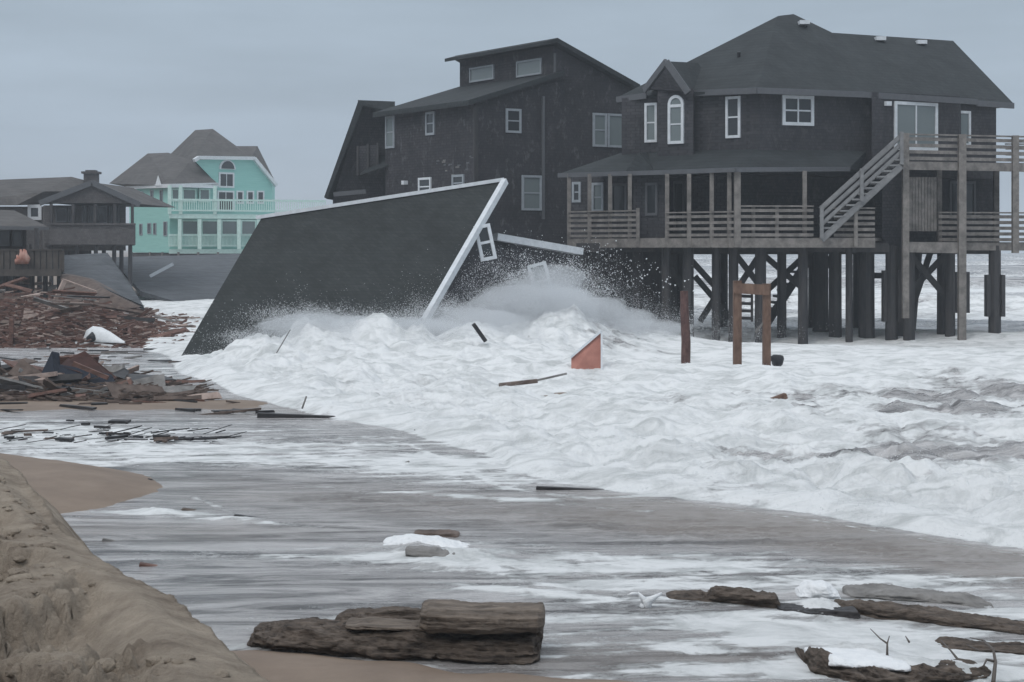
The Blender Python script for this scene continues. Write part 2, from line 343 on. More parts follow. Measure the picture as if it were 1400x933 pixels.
def post(x, y, z0, z1, w, parent, name='post', mat='wood', lean=(0, 0)):
    f = MB(); f.beam((x + lean[0], y + lean[1], z0), (x, y, z1), w, w); return f.build(name, mat, parent)
def pile(u, Y, vtop, wpx, parent, mat='wood_dark', zb=-0.8, sleeve=None, lean=0):
    x = (u - U0) / F * Y; r = wpx / F * Y / 2; f = MB(); zt = zat(vtop, Y)
    f.tube([(x + lean, Y, zb), (x + lean*.5, Y, (zb + zt) / 2), (x, Y, zt)], [r * 1.04, r, r * .97], 9)
    o = f.build('piling', mat, parent, smooth=False)
    if sleeve:
        z0, z1 = zat(sleeve[1], Y), zat(sleeve[0], Y); g = MB()
        for sgn in (-1, 1): g.box(x + sgn * r * 1.18 - .06, x + sgn * r * 1.18 + .06, Y - r * .9, Y + r * .9, z0, z1)
        g.build('timber_sleeve', mat, o)
    return o

# ------------------------------------------------------------------ ground, sea, dune
def grid_obj(name, X, Y, Z, mat, attr=None, silt=None):
    r, c = X.shape; me = bpy.data.meshes.new(name)
    co = np.stack([X, Y, Z], -1).reshape(-1, 3).astype(np.float32)
    i = np.arange(r - 1)[:, None] * c + np.arange(c - 1)[None, :]
    f = np.stack([i, i + 1, i + 1 + c, i + c], -1).reshape(-1, 4).astype(np.int32)
    me.vertices.add(len(co)); me.vertices.foreach_set('co', co.ravel())
    me.loops.add(f.size); me.loops.foreach_set('vertex_index', f.ravel())
    me.polygons.add(len(f)); me.polygons.foreach_set('loop_start', (np.arange(len(f)) * 4).astype(np.int32))
    me.update(calc_edges=True); me.shade_smooth()
    if attr is not None:
        a = me.attributes.new('foam', 'FLOAT', 'POINT'); a.data.foreach_set('value', attr.reshape(-1).astype(np.float32))
    if silt is not None:
        a = me.attributes.new('silt', 'FLOAT', 'POINT'); a.data.foreach_set('value', silt.reshape(-1).astype(np.float32))
    me.materials.append(M[mat]); o = bpy.data.objects.new(name, me); col.objects.link(o)
    props(o, kind='structure'); return o

FX = np.array([-60, -30, -14, -10, -8.3, -5.7, -3.8, -1.8, -.7, 0, 1.5, 2.7, 4.2, 5.4, 8, 20, 40])
FY = np.array([170, 95, 62, 51, 44.1, 37.1, 33.4, 30.0, 27.4, 24.9, 22.8, 21.6, 20.2, 18.5, 16, 9, 0])
def front_d(x, y):
    xw = x + .25 * vnoise(x * .9, y * .3, seed=5) + .10 * vnoise(x * 3, y, seed=6)
    s = (np.interp(xw + 1.2, FX, FY) - np.interp(xw - 1.2, FX, FY)) / 2.4
    return (y - np.interp(xw, FX, FY)) / np.sqrt(1 + s * s)
CR = [(230,47,0,),(262,47,.02),(290,46,.18),(330,46,.62),(380,46.5,1.10),(430,47,1.25),(480,47,1.08),(540,47.6,1.02),(600,48.2,1.05),(660,49,1.45),(720,50,1.7),(780,51,1.6),(840,52,1.0),(900,53.5,.45),(960,55,.12),(1010,56,0)]
CX = np.array([(u - U0) / F * y for u, y, z in CR]); CY = np.array([y for u, y, z in CR]); CZ = np.array([z for u, y, z in CR])
def sea_height(x, y):
    d = front_d(x, y)
    near = 1 - sst(y, 70, 140)
    h = 0.02 + sst(d, -0.03, .45) * .12 + sst(d, 0, 5) * .04
    # puffy white water, lumpier just behind the front and towards the crest
    lump = fbm(x * .85, y * .6, oct=7, seed=3, gain=.50, bill=True)
    amp = sst(d, -.05, 1.6) * (.36 + .18 * np.exp(-((d - 2.5) / 2.5) ** 2)) * near + .05 * sst(y, 60, 120)
    calm = sst(x, 1.5, 5) * sst(y, 36, 46) * .72                    # flatter foam sheet under the standing house
    calm = np.maximum(calm, sst(y, 53, 57) * .7)
    h += amp * (1 - calm) * ((lump - .20) * 1.5 + .28 * fbm(x * 2.6, y * 2.2, oct=5, seed=4, gain=.62))
    cy = np.interp(x, CX, CY); cz = np.interp(x, CX, CZ, left=0, right=0)
    dy = y - cy + .6 * vnoise(x * .8, y * .3, seed=9)
    prof = np.where(dy < 0, np.exp(-(dy / 5.2) ** 2) * .62 + .38 * np.exp(-(dy / 1.6) ** 2), np.exp(-(dy / 1.6) ** 2))
    big = fbm(x * .55, y * .4, oct=6, seed=21, gain=.52, bill=True)
    h += cz * prof * (.42 + 1.25 * big)
    # swell seen in the middle right
    h += .16 * np.sin((x * .22 + y * .55) * 1.1 + 1.5 * vnoise(x * .15, y * .15, seed=31)) * sst(d, 2, 8) * near
    # breakers offshore
    for y0, a, w in ((92, .5, 5), (128, .8, 6), (178, 1.2, 8), (250, 1.5, 10), (370, 1.7, 14)):
        yy = y + 9 * vnoise(x * .03, x * 0 + y0, seed=44) + 2 * vnoise(x * .2, y * .05, seed=45)
        h += a * np.exp(-np.where(yy < y0, ((yy - y0) / (w * .35)) ** 2, ((yy - y0) / w) ** 2)) * sst(x, -25, -5)
    # wash on the beach: tiny ripples
    wash = 1 - sst(d, -.3, 0)
    h += wash * (.010 * fbm(x * 1.2, y * 4, oct=4, seed=51) + .004 * vnoise(x * 6, y * 22, seed=52))
    U = U0 + F * x / y; V = VH + F * H / y
    rb = np.exp(-(((V - 700 - (U - 600) * .10) / 16) ** 2)) * sst(U, 380, 520) * (1 - sst(U, 1150, 1300)) + .9 * np.exp(-(((V - 782 - (U - 500) * .03) / 9) ** 2)) * sst(U, 380, 430) * (1 - sst(U, 620, 700)) + .6 * np.exp(-(((V - 742 - (U - 1000) * .08) / 12) ** 2)) * sst(U, 700, 820)
    h += wash * rb * .035 * fbm(x * 3.2 + .8 * vnoise(x, y, seed=54), y * 4.2, oct=4, seed=53, gain=.6)
    def bl(u, v, ru, rv): return np.exp(-(((U - u) / ru) ** 2 + ((V - v - (U - u) * .06) / rv) ** 2))
    puff = .7 + .8 * fbm(x * 9, y * 9, oct=4, seed=61, bill=True)
    for (u, v, ru, rv, a) in FOAMPILES: h += a * bl(u, v, ru, rv) * puff
    return h, d
FOAMPILES = [(570,752,30,6,.07),(640,764,45,8,.09),(600,776,50,7,.06),(690,757,25,4,.04),(1122,836,26,9,.10),(1060,846,45,6,.05),
             (1180,902,60,9,.12),(1230,918,70,8,.08),(1330,925,60,10,.06),(1300,850,70,5,.05),(720,812,60,3,.03),(215,703,26,5,.05),(330,714,40,4,.04)]
NR, NC = 1050, 860
yy = np.exp(np.linspace(math.log(8.5), math.log(150), NR)); yy = np.concatenate([yy, np.exp(np.linspace(math.log(151), math.log(9000), 170))])
tt = np.linspace(-.36, .36, NC); tt = np.concatenate([[-1.2, -.7, -.5, -.42], tt, [.42, .5, .7, 1.2]])
Yg, Tg = np.meshgrid(yy, tt, indexing='ij'); Xg = Yg * Tg
Zg, Dg = sea_height(Xg, Yg)
U = U0 + F * Tg; V = VH + F * H / Yg
# where there is foam
sa = Xg * .98 + Yg * .17; sb = Yg * .98 - Xg * .17                # along / across the run of the wash
streak = fbm(sa * .16, sb * 1.7, oct=6, seed=71, gain=.66)
streak2 = fbm(sa * .7, sb * 5.5, oct=5, seed=75, gain=.6)
blot = fbm(Xg * .5, Yg * .22, oct=5, seed=81)
surf = 1.0 - .30 * sst(blot, .10, .5)
gapz = sst(Xg, 1, 5) * sst(Yg, 22, 27) * (1 - sst(Yg, 36, 42))    # greyer churned water on the right
surf -= gapz * (.16 + .75 * sst(fbm(Xg * .55, Yg * .35, oct=6, seed=85, gain=.62), -.12, .35))
mid = sst(Xg, .5, 3) * sst(Yg, 38, 43)
surf -= mid * .42 * sst(fbm(sa * .35, sb * .5, oct=5, seed=87), .08, .4)
surf -= sst(Yg, 57, 66) * (.12 + .5 * sst(fbm(Xg * .10, Yg * .12, oct=5, seed=88), -.05, .3))
far = sst(Yg, 85, 110)
br = 0
for y0, w in ((92, 5), (128, 6), (178, 8), (250, 10), (370, 14)):
    y_ = Yg + 9 * vnoise(Xg * .03, Xg * 0 + y0, seed=44) + 2 * vnoise(Xg * .2, Yg * .05, seed=45)
    br = br + np.exp(-((y_ - y0 + w * 1.5) / (w * 1.2)) ** 2) * .9 - np.exp(-((y_ - y0 - w * .1) / (w * .5)) ** 2) * .35
surf = surf * (1 - far) + far * (.28 + .75 * br + .2 * blot)
def B(u, v, ru, rv, sl=.05): return np.exp(-np.abs((U - u) / ru) ** 2.5 - np.abs((V - v - (U - u) * sl) / rv) ** 2.2)
thin = sst(.085 - np.abs(fbm(sa * .12, sb * 1.1, oct=5, seed=79, gain=.6)), 0, .085)
wash = .22 + .58 * streak + .46 * streak2 + .24 * thin
wash += .22 * B(1000, 850, 520, 70, .05) + .56 * B(280, 622, 420, 24, .05) + .30 * B(100, 590, 260, 10, .03) + .25 * B(620, 640, 130, 22, .06)
wash -= .55 * B(620, 700, 560, 26, .085) + .35 * B(200, 560, 330, 12, 0) + .5 * B(280, 735, 200, 14, .02) + .35 * B(1250, 762, 260, 14, .10)
wash += .24 * B(1150, 800, 420, 34, .09) + .18 * B(760, 790, 260, 22, .1) + .12 * B(500, 770, 250, 16, .05) - .45 * B(330, 800, 190, 26, 0)
wash += .70 * B(600, 768, 75, 10, .06) + .5 * B(1100, 868, 150, 13, .09) + .7 * B(1240, 885, 190, 12, .07) + .7 * B(1190, 912, 110, 14, 0) + .5 * B(1340, 925, 120, 14, 0)
wash += .55 * B(1122, 838, 34, 12) + .45 * B(1000, 920, 130, 8, .03) + .35 * B(960, 893, 60, 5) + .45 * B(720, 812, 110, 4, .09) + .3 * B(900, 770, 150, 4, .04)
# lace along the edges of the sand and of the surf
wash += .62 * np.exp(-((V - (668 + .012 * (U - 300) + .00008 * (U - 300) ** 2)) / 5.0) ** 2) * sst(U, 360, 460) * (1 - sst(U, 880, 960))
wash += .65 * B(240, 706, 70, 5, .03) + .7 * B(180, 703, 90, 2.5, .02) + .6 * B(280, 688, 34, 3.5, .35) + .6 * B(360, 718, 80, 4, .06) + .5 * B(110, 634, 60, 4, .12) + .4 * B(180, 652, 90, 3, .05)
wash += .55 * np.exp(-((Dg + .32) / .05) ** 2) * sst(U, 820, 900) + .3 * np.exp(-((Dg + .7) / .06) ** 2) * sst(U, 500, 600)
k = sst(Dg, -.12, .10)
foam = np.clip(wash * (1 - k) + surf * k, -.3, 1.15)
silt = .85 * sst(-Dg, .05, .3) * (1 - sst(-Dg, 1.4, 2.6)) * sst(U, 700, 950) + .7 * B(620, 695, 480, 26, .07) + .7 * B(200, 556, 330, 16, .02) + .6 * B(220, 728, 240, 14, 0) + .55 * B(900, 905, 420, 26, 0)
silt = np.clip(silt * (.8 + .5 * streak + .4 * streak2), 0, .9)
foam = foam - .16 * silt * (1 - k)
grid_obj('sea', Xg, Yg, Zg, 'sea', foam, silt)

# sand under and beside the water
def sand_h(x, y):
    U = U0 + F * x / y; V = VH + F * H / y
    z = -.35 + .0 * x
    d = front_d(x, y); z = np.where(d < 0, -.05, z) * sst(-d, -1, 0) + -.6 * (1 - sst(-d, -1, 0))
    w = .03 * vnoise(x * .8, y * .5, seed=91) + .02 * vnoise(x * 2.5, y * 1.5, seed=92)
    a = sst(.28 * fbm(x * 1.3, y * .9, oct=4, seed=94) - (x + 4.05 + (y - 23.2) * .9 * np.sign(y - 22.8) * 0 + .22 * (y - 22.9) ** 2), -.35, 2.2)
    z = np.maximum(z, -.06 + .26 * a + .55 * w)                     # tongue of sand at the left
    edge = 13.75 - .30 * (x + 1.9) - .10 * np.clip(x, 0, 9) ** 2
    z = np.maximum(z, -.02 + .12 * sst(edge - y + w * 6, -.35, .7) + .15 * w)
    z = np.maximum(z, -.05 + .35 * sst(-x, 11, 30) * sst(y, 38, 50))
    z = np.maximum(z, -.005 + .05 * np.exp(-((y - 35.5) / 1.6) ** 2) * sst(-x, 3.5, 6) + .4 * w * sst(-x, 3.5, 6) - .2 * sst(np.abs(y - 35.5), 1.5, 4))
    return z
ys = np.exp(np.linspace(math.log(1.0), math.log(200), 420)); ys = np.concatenate([ys, np.exp(np.linspace(math.log(210), math.log(9000), 30))])
ts = np.linspace(-.45, .45, 330); ts = np.concatenate([[-3, -1.5, -.8], ts, [.8, 1.5, 3]])
Ys, Ts = np.meshgrid(ys, ts, indexing='ij'); Xs = Ys * Ts
grid_obj('beach', Xs, Ys, sand_h(Xs, Ys), 'sand_wet')

# dune the camera stands on, cut away by the waves along its right side
DCY = np.array([2.5, 4, 5, 6.0, 7.0, 8.0, 8.6, 9.2, 10.0, 11.2, 12.5, 13.5])      # y of points on the brink
def brink(u, v, Y): return ((u - U0) / F * Y, zat(v, Y))
BR = [brink(470, 1300, 2.5), brink(430, 1130, 4), brink(420, 1020, 5), brink(386, 935, 6.0), brink(346, 880, 7.0), brink(292, 832, 8.0), brink(236, 793, 8.8), brink(172, 764, 9.6),
      brink(132, 742, 10.4), brink(92, 708, 11.6), brink(48, 652, 13.0), brink(12, 616, 14.2), brink(-60, 612, 15.5), brink(-200, 640, 17.5)]
BY = np.array([2.5, 4, 5, 6, 7, 8, 8.8, 9.6, 10.4, 11.6, 13, 14.2, 15.5, 17.5])
BX = np.array([b_[0] for b_ in BR]); BZ = np.array([b_[1] for b_ in BR])
def dune_h(x, y):
    bx = np.interp(y, BY, BX) + .05 * vnoise(x * 1.5, y * 2.2, seed=101) + .035 * fbm(x * 2, y * 5, oct=4, seed=102); bz = np.interp(y, BY, BZ)
    s = bx - x                                                       # distance inland of the brink
    # rounded shoulder
    top = bz + .05 * sst(s, 0, .8) - .42 * sst(s, .4, 2.6) * sst(y, 4, 8) - .12 * sst(s, 2.5, 6)
    face = bz - 1.0 * np.clip(-s, 0, 9) ** 1.15 * 1.35 - .05
    z = np.where(s > 0, top, face)
    sh = np.exp(-(s / .28) ** 2) * .07; z = z - sh
    big = fbm(x * .8, y * .55, oct=5, seed=103, gain=.55)
    z += .22 * big * sst(s, .15, 1.4)
    # slumped hollows with broken crusts
    hol = fbm(x * 1.5 + 3, y * .95, oct=6, seed=107, gain=.6, bill=True)
    z -= sst(s, .25, .7) * .24 * sst(.27 - hol, -.03, .13)
    z += .030 * fbm(x * 7, y * 4, oct=5, seed=109, gain=.65) * sst(s, -.2, .3)
    z += .05 * fbm((x + y * .45) * 2.6, y * .5, oct=4, seed=111, gain=.6)
    # wind rills running down the shoulder
    z += .035 * vnoise((x + y * .45) * 5, y * .5, seed=113) * np.exp(-((s - .1) / .6) ** 2)
    cl = fbm(x * 4.5, y * 3.0, oct=5, seed=116, gain=.62, bill=True); z += .10 * (cl - .2) * sst(fbm(x * .9, y * .6, oct=3, seed=117), -.15, .25) * sst(s, .2, .8)
    z += .035 * fbm(x * 1.5, y * 1.0, oct=4, seed=114) 
    return z
dx = np.linspace(-7.5, 1.2, 620); dyv = np.exp(np.linspace(math.log(2.6), math.log(17.5), 620))
Yd, Xd = np.meshgrid(dyv, dx, indexing='ij')
grid_obj('sand_dune', Xd, Yd, dune_h(Xd, Yd), 'sand_dune')

r_ = random.Random(77); f = MB(); bm = bmesh.new(); bmesh.ops.create_icosphere(bm, subdivisions=2, radius=1); ico_v = [v.co.copy() for v in bm.verts]; ico_f = [tuple(q.index for q in fc.verts) for fc in bm.faces]; bm.free()
cx_, cy_ = [], []
while len(cx_) < 700:
    y = r_.uniform(5, 14); bxx = float(np.interp(y, BY, BX)); x = bxx - r_.uniform(.15, 3.2)
    if vnoise([x * 1.1], [y * .8], seed=131)[0] > -.05: cx_.append(x); cy_.append(y)
cz_ = dune_h(np.array(cx_), np.array(cy_))
for x, y, z in zip(cx_, cy_, cz_):
    k = .008 + .035 * r_.random() ** 3; a, b_, c_ = k * r_.uniform(.8, 1.8), k * r_.uniform(.8, 1.5), k * r_.uniform(.5, .9)
    f.add([(x + q.x * a * (1 + .35 * r_.uniform(-1, 1)), y + q.y * b_, z + q.z * c_ * (1 + .3 * r_.uniform(-1, 1))) for q in ico_v], ico_f)
f.build('sand_clods', 'sand_dune', None, 'crumbled clods of sand lying over the dune', kind='stuff')

# ------------------------------------------------------------------ the dark house on tall piles (right)
h1 = thing('shingled_house', 'dark grey shingled house on tall piles in the surf, with railed decks and stair', 'house', P(1080, 460, 60))
up_plan = [P2(850, 61.5), P2(903, 60.7), P2(950, 59.7), P2(1038, 58), P2(1191, 59.5), P2(1192, 58.9), P2(1312, 60.8), P2(1314, 61.3), P2(1362, 62.1), (13.0, 70.5), (5.3, 69)]
MB().prism(up_plan, 5.6, 8.42).build('upper_wall', 'shingle_dark', h1)
MB().prism([P2(899, 60.1), P2(948, 59.2), P2(951, 60.4), P2(903, 61.2)], 5.6, 8.55).build('window_bay', 'shingle_dark', h1)
lo_plan = [P2(781, 62.6), P2(865, 61.1), P2(912, 60.6), P2(1010, 59.4), P2(1191, 60.8), P2(1362, 62.6), (13.0, 70), (4.9, 69)]
MB().prism(lo_plan, 3.35, 5.75).build('lower_wall', 'shingle_dark', h1)
MB().prism([P2(866, 59.5), P2(911, 58.8), P2(913, 60.9), P2(868, 61.3)], 3.3, 5.7).build('porch_bay', 'shingle_dark', h1)
# roofs
zE = 8.36
rf = MB()
rf.hull([P(843, 134, 61.9), P(945, 126, 59.6), P(1036, 121, 57.5), P(1386, 142, 62.3), P(1176, 126.5, 58.9), P(1138, 45, 64.4), P(1303, 56, 66.6), (14.0, 71.2, zE), (6.5, 71.2, zE),
         P(845, 136.5, 61.9), P(1036, 126, 57.5), P(1386, 146.5, 62.3)])
rf.hull([P(843, 134, 61.9), P(945, 125.5, 59.6), P(1035, 120.8, 57.5), P(1182, 127, 59.1), P(1064, 22, 64.0), P(1085, 19.5, 64.6), P(1137, 44.5, 64.5), (11, 71.2, zE), (6.4, 71.2, zE)])
rf.build('roof', 'roof_dark', h1)
pr = [P(882, 123, 60.6), P(940, 126.5, 59.1), P(911, 84, 59.5)]
MB().extrude(pr, (1.30, 2.2, .18)).build('gable_roof', 'roof_dark', h1)
MB().extrude([P(889, 122, 60.3), P(936, 125, 59.0), P(911.5, 92, 59.3)], (-.01, .2, 0)).build('gable_wall', 'shingle_dark', h1)
t_ = MB(); t_.beam(P(881, 124, 60.55), P(911, 84.5, 59.35), .10, .22); t_.beam(P(911, 84.5, 59.35), P(941, 127, 59.0), .10, .22)
t_.build('gable_trim', 'trim_dark', h1)
for a_, b_ in (((950, 127.5, 59.45), (1035, 124, 57.42)), ((1035, 124, 57.42), (1178, 129.5, 58.8)), ((1178, 129.5, 58.8), (1336, 139.5, 60.75)), ((843, 136.5, 61.8), (884, 131, 60.8)), ((1336, 141.5, 61.3), (1386, 145, 62.2))):
    MB().beam(P(*a_), P(*b_), .06, .20).build('eave_board', 'trim_dark', h1)
for (u, v, Y) in ((1099, 31.5, 63.6), (1203, 53.5, 64.7), (1259, 58.5, 65.4)):
    f = MB(); f.box((u-U0)/F*Y-.18, (u-U0)/F*Y+.18, Y-.25, Y+.3, zat(v, Y)-.07, zat(v, Y)+.07); f.build('roof_vent', 'trim_white', h1)
for (u, v, Y) in ((1010, 76, 61.2), (1117, 107, 60.2)):
    f = MB(); x_ = (u-U0)/F*Y; f.tube([(x_, Y+.1, zat(v, Y)-.3), (x_, Y, zat(v, Y)+.12)], .07); f.build('vent_pipe', 'black', h1)
pf = MB()
pu = [P(762, 238.5, 60.8), P(905, 234, 58.2), P(1006, 230, 56.0), P(1162, 229, 57.9), P(853, 208, 61.9), P(951, 204, 59.9), P(1037, 202.5, 58.2), P(1188, 203, 59.7)]
pf.hull([pu[0], pu[1], pu[4], pu[5], P(765, 242, 60.8), P(905, 238, 58.2), P(853, 240, 62.4), P(951, 237, 61)])
pf.hull([pu[1], pu[2], pu[5], pu[6], P(905, 238, 58.2), P(1006, 234.5, 56.0), P(951, 237, 61), P(1037, 237, 60)])
pf.hull([pu[2], pu[3], pu[6], pu[7], P(1006, 234.5, 56.0), P(1162, 233.5, 57.9), P(1037, 237, 60), P(1188, 236, 60.6)])
pf.build('porch_roof', 'roof_dark', h1)
f = MB(); f.hull([P(855, 235, 59.0), P(893, 233.5, 58.3), P(873.5, 209, 58.9), P(886, 208, 61.4)]); f.build('porch_gable', 'roof_dark', h1)
f = MB(); f.beam(P(763, 240, 60.72), P(905, 236, 58.12), .05, .15); f.beam(P(905, 236, 58.12), P(1006, 232.3, 55.93), .05, .15); f.beam(P(1006, 232.3, 55.93), P(1162, 231.5, 57.83), .05, .15)
f.build('porch_eave_board', 'trim_dark', h1)
# windows
wA = Wall(P2(850, 61.5), P2(903, 60.7)); wB = Wall(P2(899, 60.1), P2(948, 59.2)); wC = Wall(P2(950, 59.7), P2(1038, 58)); wD = Wall(P2(1038, 58), P2(1191, 59.5))
wE = Wall(P2(1192, 58.9), P2(1312, 60.8)); wF = Wall(P2(1314, 61.3), P2(1362, 62.1))
wL = Wall(P2(781, 62.6), P2(865, 61.1)); wP = Wall(P2(866, 59.5), P2(911, 58.8)); wQ = Wall(P2(912, 60.6), P2(1010, 59.4)); wR = Wall(P2(1191, 60.8), P2(1362, 62.6))
window(wA, 882, 141, 899, 195, h1, 1, 2, pane='glass_pale')
window(wB, 914, 143, 935.5, 197, h1, 1, 2, pane='glass_pale', arch=True, fr=.10, label='tall window under a half-round arch')
window(wC, 993, 132, 1013, 189, h1, 1, 2)
window(wD, 1069, 131, 1112, 172, h1, 2, 2, fr=.11)
window(wE, 1222, 140, 1281, 206, h1, 2, 1, pane='glass_pale', name='sliding_door', fr=.11)
window(wF, 1309, 152, 1326, 200, h1, 1, 1, name='side_door', pane='glass_pale')
window(wL, 783, 249, 795, 277, h1, 1, 2, mat='trim_grey')
window(wL, 810, 250, 826, 290, h1, 1, 2, mat='trim_grey', pane='glass_pale')
window(wL, 836, 251, 858, 300, h1, 1, 1, mat='trim_dark', name='porch_door')
window(wP, 883, 250, 900, 295, h1, 1, 1, mat='trim_dark')
window(wQ, 921, 248, 937, 318, h1, 1, 1, mat='trim_dark', name='porch_door')
window(wR, 1297, 248, 1333, 300, h1, 2, 1, mat='trim_dark')
f = MB(); wE.box(f, wE.hit(1209, 141)[0], wE.hit(1216, 141)[0], 0, .12, wE.hit(1212, 145)[1], wE.hit(1212, 139)[1]); f.build('wall_lamp', 'trim_white', h1)
# lower deck
zd = 3.50
deck_front = [P2(778, 60.5), P2(870, 58.6), P2(912, 57.9), P2(1008, 56.2), P2(1196, 56.5)]
f = MB(); f.prism(deck_front + [P2(1215, 61.3), P2(1010, 60), P2(781, 63)], zd - .10, zd); f.build('lower_deck', 'wood', h1)
f = MB()
for a_, b_ in zip(deck_front[:-1], deck_front[1:]): f.beam((a_[0], a_[1] - .03, zd - .17), (b_[0], b_[1] - .03, zd - .17), .05, .30)
f.build('deck_edge_board', 'wood', h1)
f = MB()
for k in range(9):
    y = 57.2 + k * .6; f.beam((2.2, y + 2.6 - k*.05, zd - .32), (12.3, y + .1, zd - .32), .1, .3)
f.build('floor_joists', 'wood_dark', h1)
railing((*P2(778, 60.45), zd), (*P2(872, 58.5), zd), h1, h=.88, boards=5, bw=.09)
railing((*P2(912, 57.85), zd), (*P2(1008, 56.15), zd), h1, h=.80, boards=4, bw=.09)
railing((*P2(1012, 56.15), zd), (*P2(1112, 56.3), zd), h1, h=.98, boards=5, bw=.10)
railing((*P2(1140, 56.5), zd), (*P2(1196, 56.5), zd), h1, h=.92, boards=5, bw=.10)
for (u, Y, vt) in ((778, 60.5, 240), (806, 59.9, 240), (834, 59.4, 240), (861, 58.8, 240), (912, 57.9, 240), (942, 57.3, 240), (973, 56.8, 238), (997, 56.4, 236), (1008, 56.2, 236), (1100, 56.6, 236)):
    post(*P2(u, Y), zd - .3, zat(vt, Y) + .05, .13 if u != 1008 else .2, h1)
for u in (872, 1030, 1062, 1170): post(*P2(u, 58.5 if u == 872 else 56.3), zd - .3, zd + 1.0, .11, h1)
# upper deck at the right
zu = 5.98
f = MB(); f.prism([P2(1232, 56.8), P2(1460, 58.6), (20.2, 63), P2(1232, 60.2)], zu - .12, zu); f.build('upper_deck', 'wood', h1)
f = MB(); f.beam((*P2(1232, 56.75), zu - .15), (*P2(1460, 58.55), zu - .15), .06, .26); f.build('deck_edge_board', 'wood', h1)
railing((*P2(1236, 56.8), zu), (*P2(1315, 57.4), zu), h1, h=.84, boards=4, bw=.11)
railing((*P2(1315, 57.4), zu), (*P2(1388, 58.0), zu), h1, h=.84, boards=4, bw=.11)
railing((*P2(1388, 58.0), zu), (*P2(1460, 58.6), zu), h1, h=.84, boards=4, bw=.11)
railing((*P2(1375, 62.2), zu), (19.8, 62.6, zu), h1, h=.84, boards=4, bw=.11)
post(*P2(1238, 56.75), .9, zu + .9, .20, h1); post(*P2(1315, 57.35), -.5, zu + .9, .24, h1); post(*P2(1284, 58.6), 3.2, zu, .16, h1)
post(*P2(1388, 57.95), 3.0, zu + .9, .2, h1); post(*P2(1362, 61), 3.2, zu, .18, h1); post(*P2(1455, 58.5), -.5, zu + .9, .22, h1)
# lower deck at the right
zr = 3.36
f = MB(); f.prism([P2(1236, 56.85), P2(1318, 57.4), P2(1319, 58.2), P2(1460, 59.2), (19.5, 63.5), P2(1236, 61.2)], zr - .12, zr); f.build('side_deck', 'wood', h1)
f = MB(); f.beam((*P2(1236, 56.8), zr - .16), (*P2(1318, 57.4), zr - .20), .06, .34); f.beam((*P2(1320, 58.15), zr - .14), (*P2(1460, 59.15), zr - .16), .06, .26); f.build('deck_edge_board', 'wood', h1)
railing((*P2(1283, 57.8), zr), (*P2(1366, 58.4), zr), h1, h=.95, boards=5, bw=.11)
railing((*P2(1366, 58.4), zr), (*P2(1460, 59.1), zr), h1, h=.95, boards=5, bw=.11)
# boarded enclosure between the decks
f = MB(); a = Vector((*P2(1243, 57.6), 0)); b_ = Vector((*P2(1281, 57.9), 0))
for k in range(9):
    p = a.lerp(b_, (k + .04) / 9); q = a.lerp(b_, (k + .92) / 9); f.hexa([(p.x, p.y, 3.72), (q.x, q.y, 3.72), (q.x, q.y+.04, 3.72), (p.x, p.y+.04, 3.72)], [(p.x, p.y, 5.50), (q.x, q.y, 5.50), (q.x, q.y+.04, 5.50), (p.x, p.y+.04, 5.50)])
f.build('board_screen', 'wood', h1)
f = MB(); f.prism([P2(1206, 58.2), P2(1236, 58.2), P2(1238, 60), P2(1206, 60)], 3.2, 5.9); f.build('stair_closet', 'shingle_dark', h1)
# outside stair: two strings, treads, two handrails
sa_, sb_ = P(1123, 322, 56.1), P(1232, 221, 56.3); off = Vector((.25, 1.25, 0))
f = MB()
for o_ in (Vector((0, 0, 0)), off): f.beam(sa_ + o_ - Vector((0, 0, .14)), sb_ + o_ - Vector((0, 0, .14)), .06, .20)
st = f.build('stair_string', 'wood_stair', h1)
nst = 13
for k in range(nst):
    p = sa_.lerp(sb_, (k + .6) / nst); f = MB(); w_ = .30
    f.hexa([p + Vector((-.13, -.06, .10)), p + Vector((.17, -.06, .10)), p + off + Vector((.17, 0, .10)), p + off + Vector((-.13, 0, .10))],
           [p + Vector((-.13, -.06, .155)), p + Vector((.17, -.06, .155)), p + off + Vector((.17, 0, .155)), p + off + Vector((-.13, 0, .155))])
    f.build('tread', 'wood_stair', h1)
for o_, nm in ((Vector((0, -.04, 0)), 0), (off, 1)):
    f = MB()
    for hz, bh in ((.95, .12), (.68, .10), (.42, .10)): f.beam(sa_ + o_ + Vector((-.05, 0, hz - .1)), sb_ + o_ + Vector((0, 0, hz - .1)), .05, bh)
    f.build('stair_handrail', 'wood_stair', h1)
for q in (0.0, .5, 1.0):
    p = sa_.lerp(sb_, q); post(p.x, p.y - .06, p.z - .1, p.z + .95, .11, h1, 'stair_post', 'wood_stair')
# piles
for (u, Y, w, sl, ln) in [(911,58.6,13,0,0),(941,58.2,16,0,0),(979,58,12,0,0),(1003,57.8,14,0,0),(1040,57.6,16,0,0),(1069,59,13,0,0),(1098,57.4,14,0,0),
        (1122,60.5,22,0,0),(1142,59,18,0,0),(1161,57.6,10,0,0),(1185,58.6,22,0,0),(1219,58,17,(370,440),0),(1229,58.8,22,0,0),(1243,57.6,16,0,0),(1255,60.5,14,0,-.35),(1288,59,14,0,0),(1299,58.2,14,0,0),
        (1315,58.6,12,(372,428),0),(1360,58.6,17,(376,433),0),(1450,59.6,18,(376,433),0),
        (930,66,11,0,0),(990,66,11,0,0),(1112,66,14,0,0),(1172,66,12,0,0),
        (850,61,15,0,0),(872,60.5,15,0,0),(893,62,16,0,0),(800,62,14,0,0),(825,61.5,15,0,0),(860,66,16,0,0),(905,66,16,0,0),(838,66,15,0,0)]:
    pile(u, Y, 336, w, h1, sleeve=sl or None, lean=ln)
f = MB()
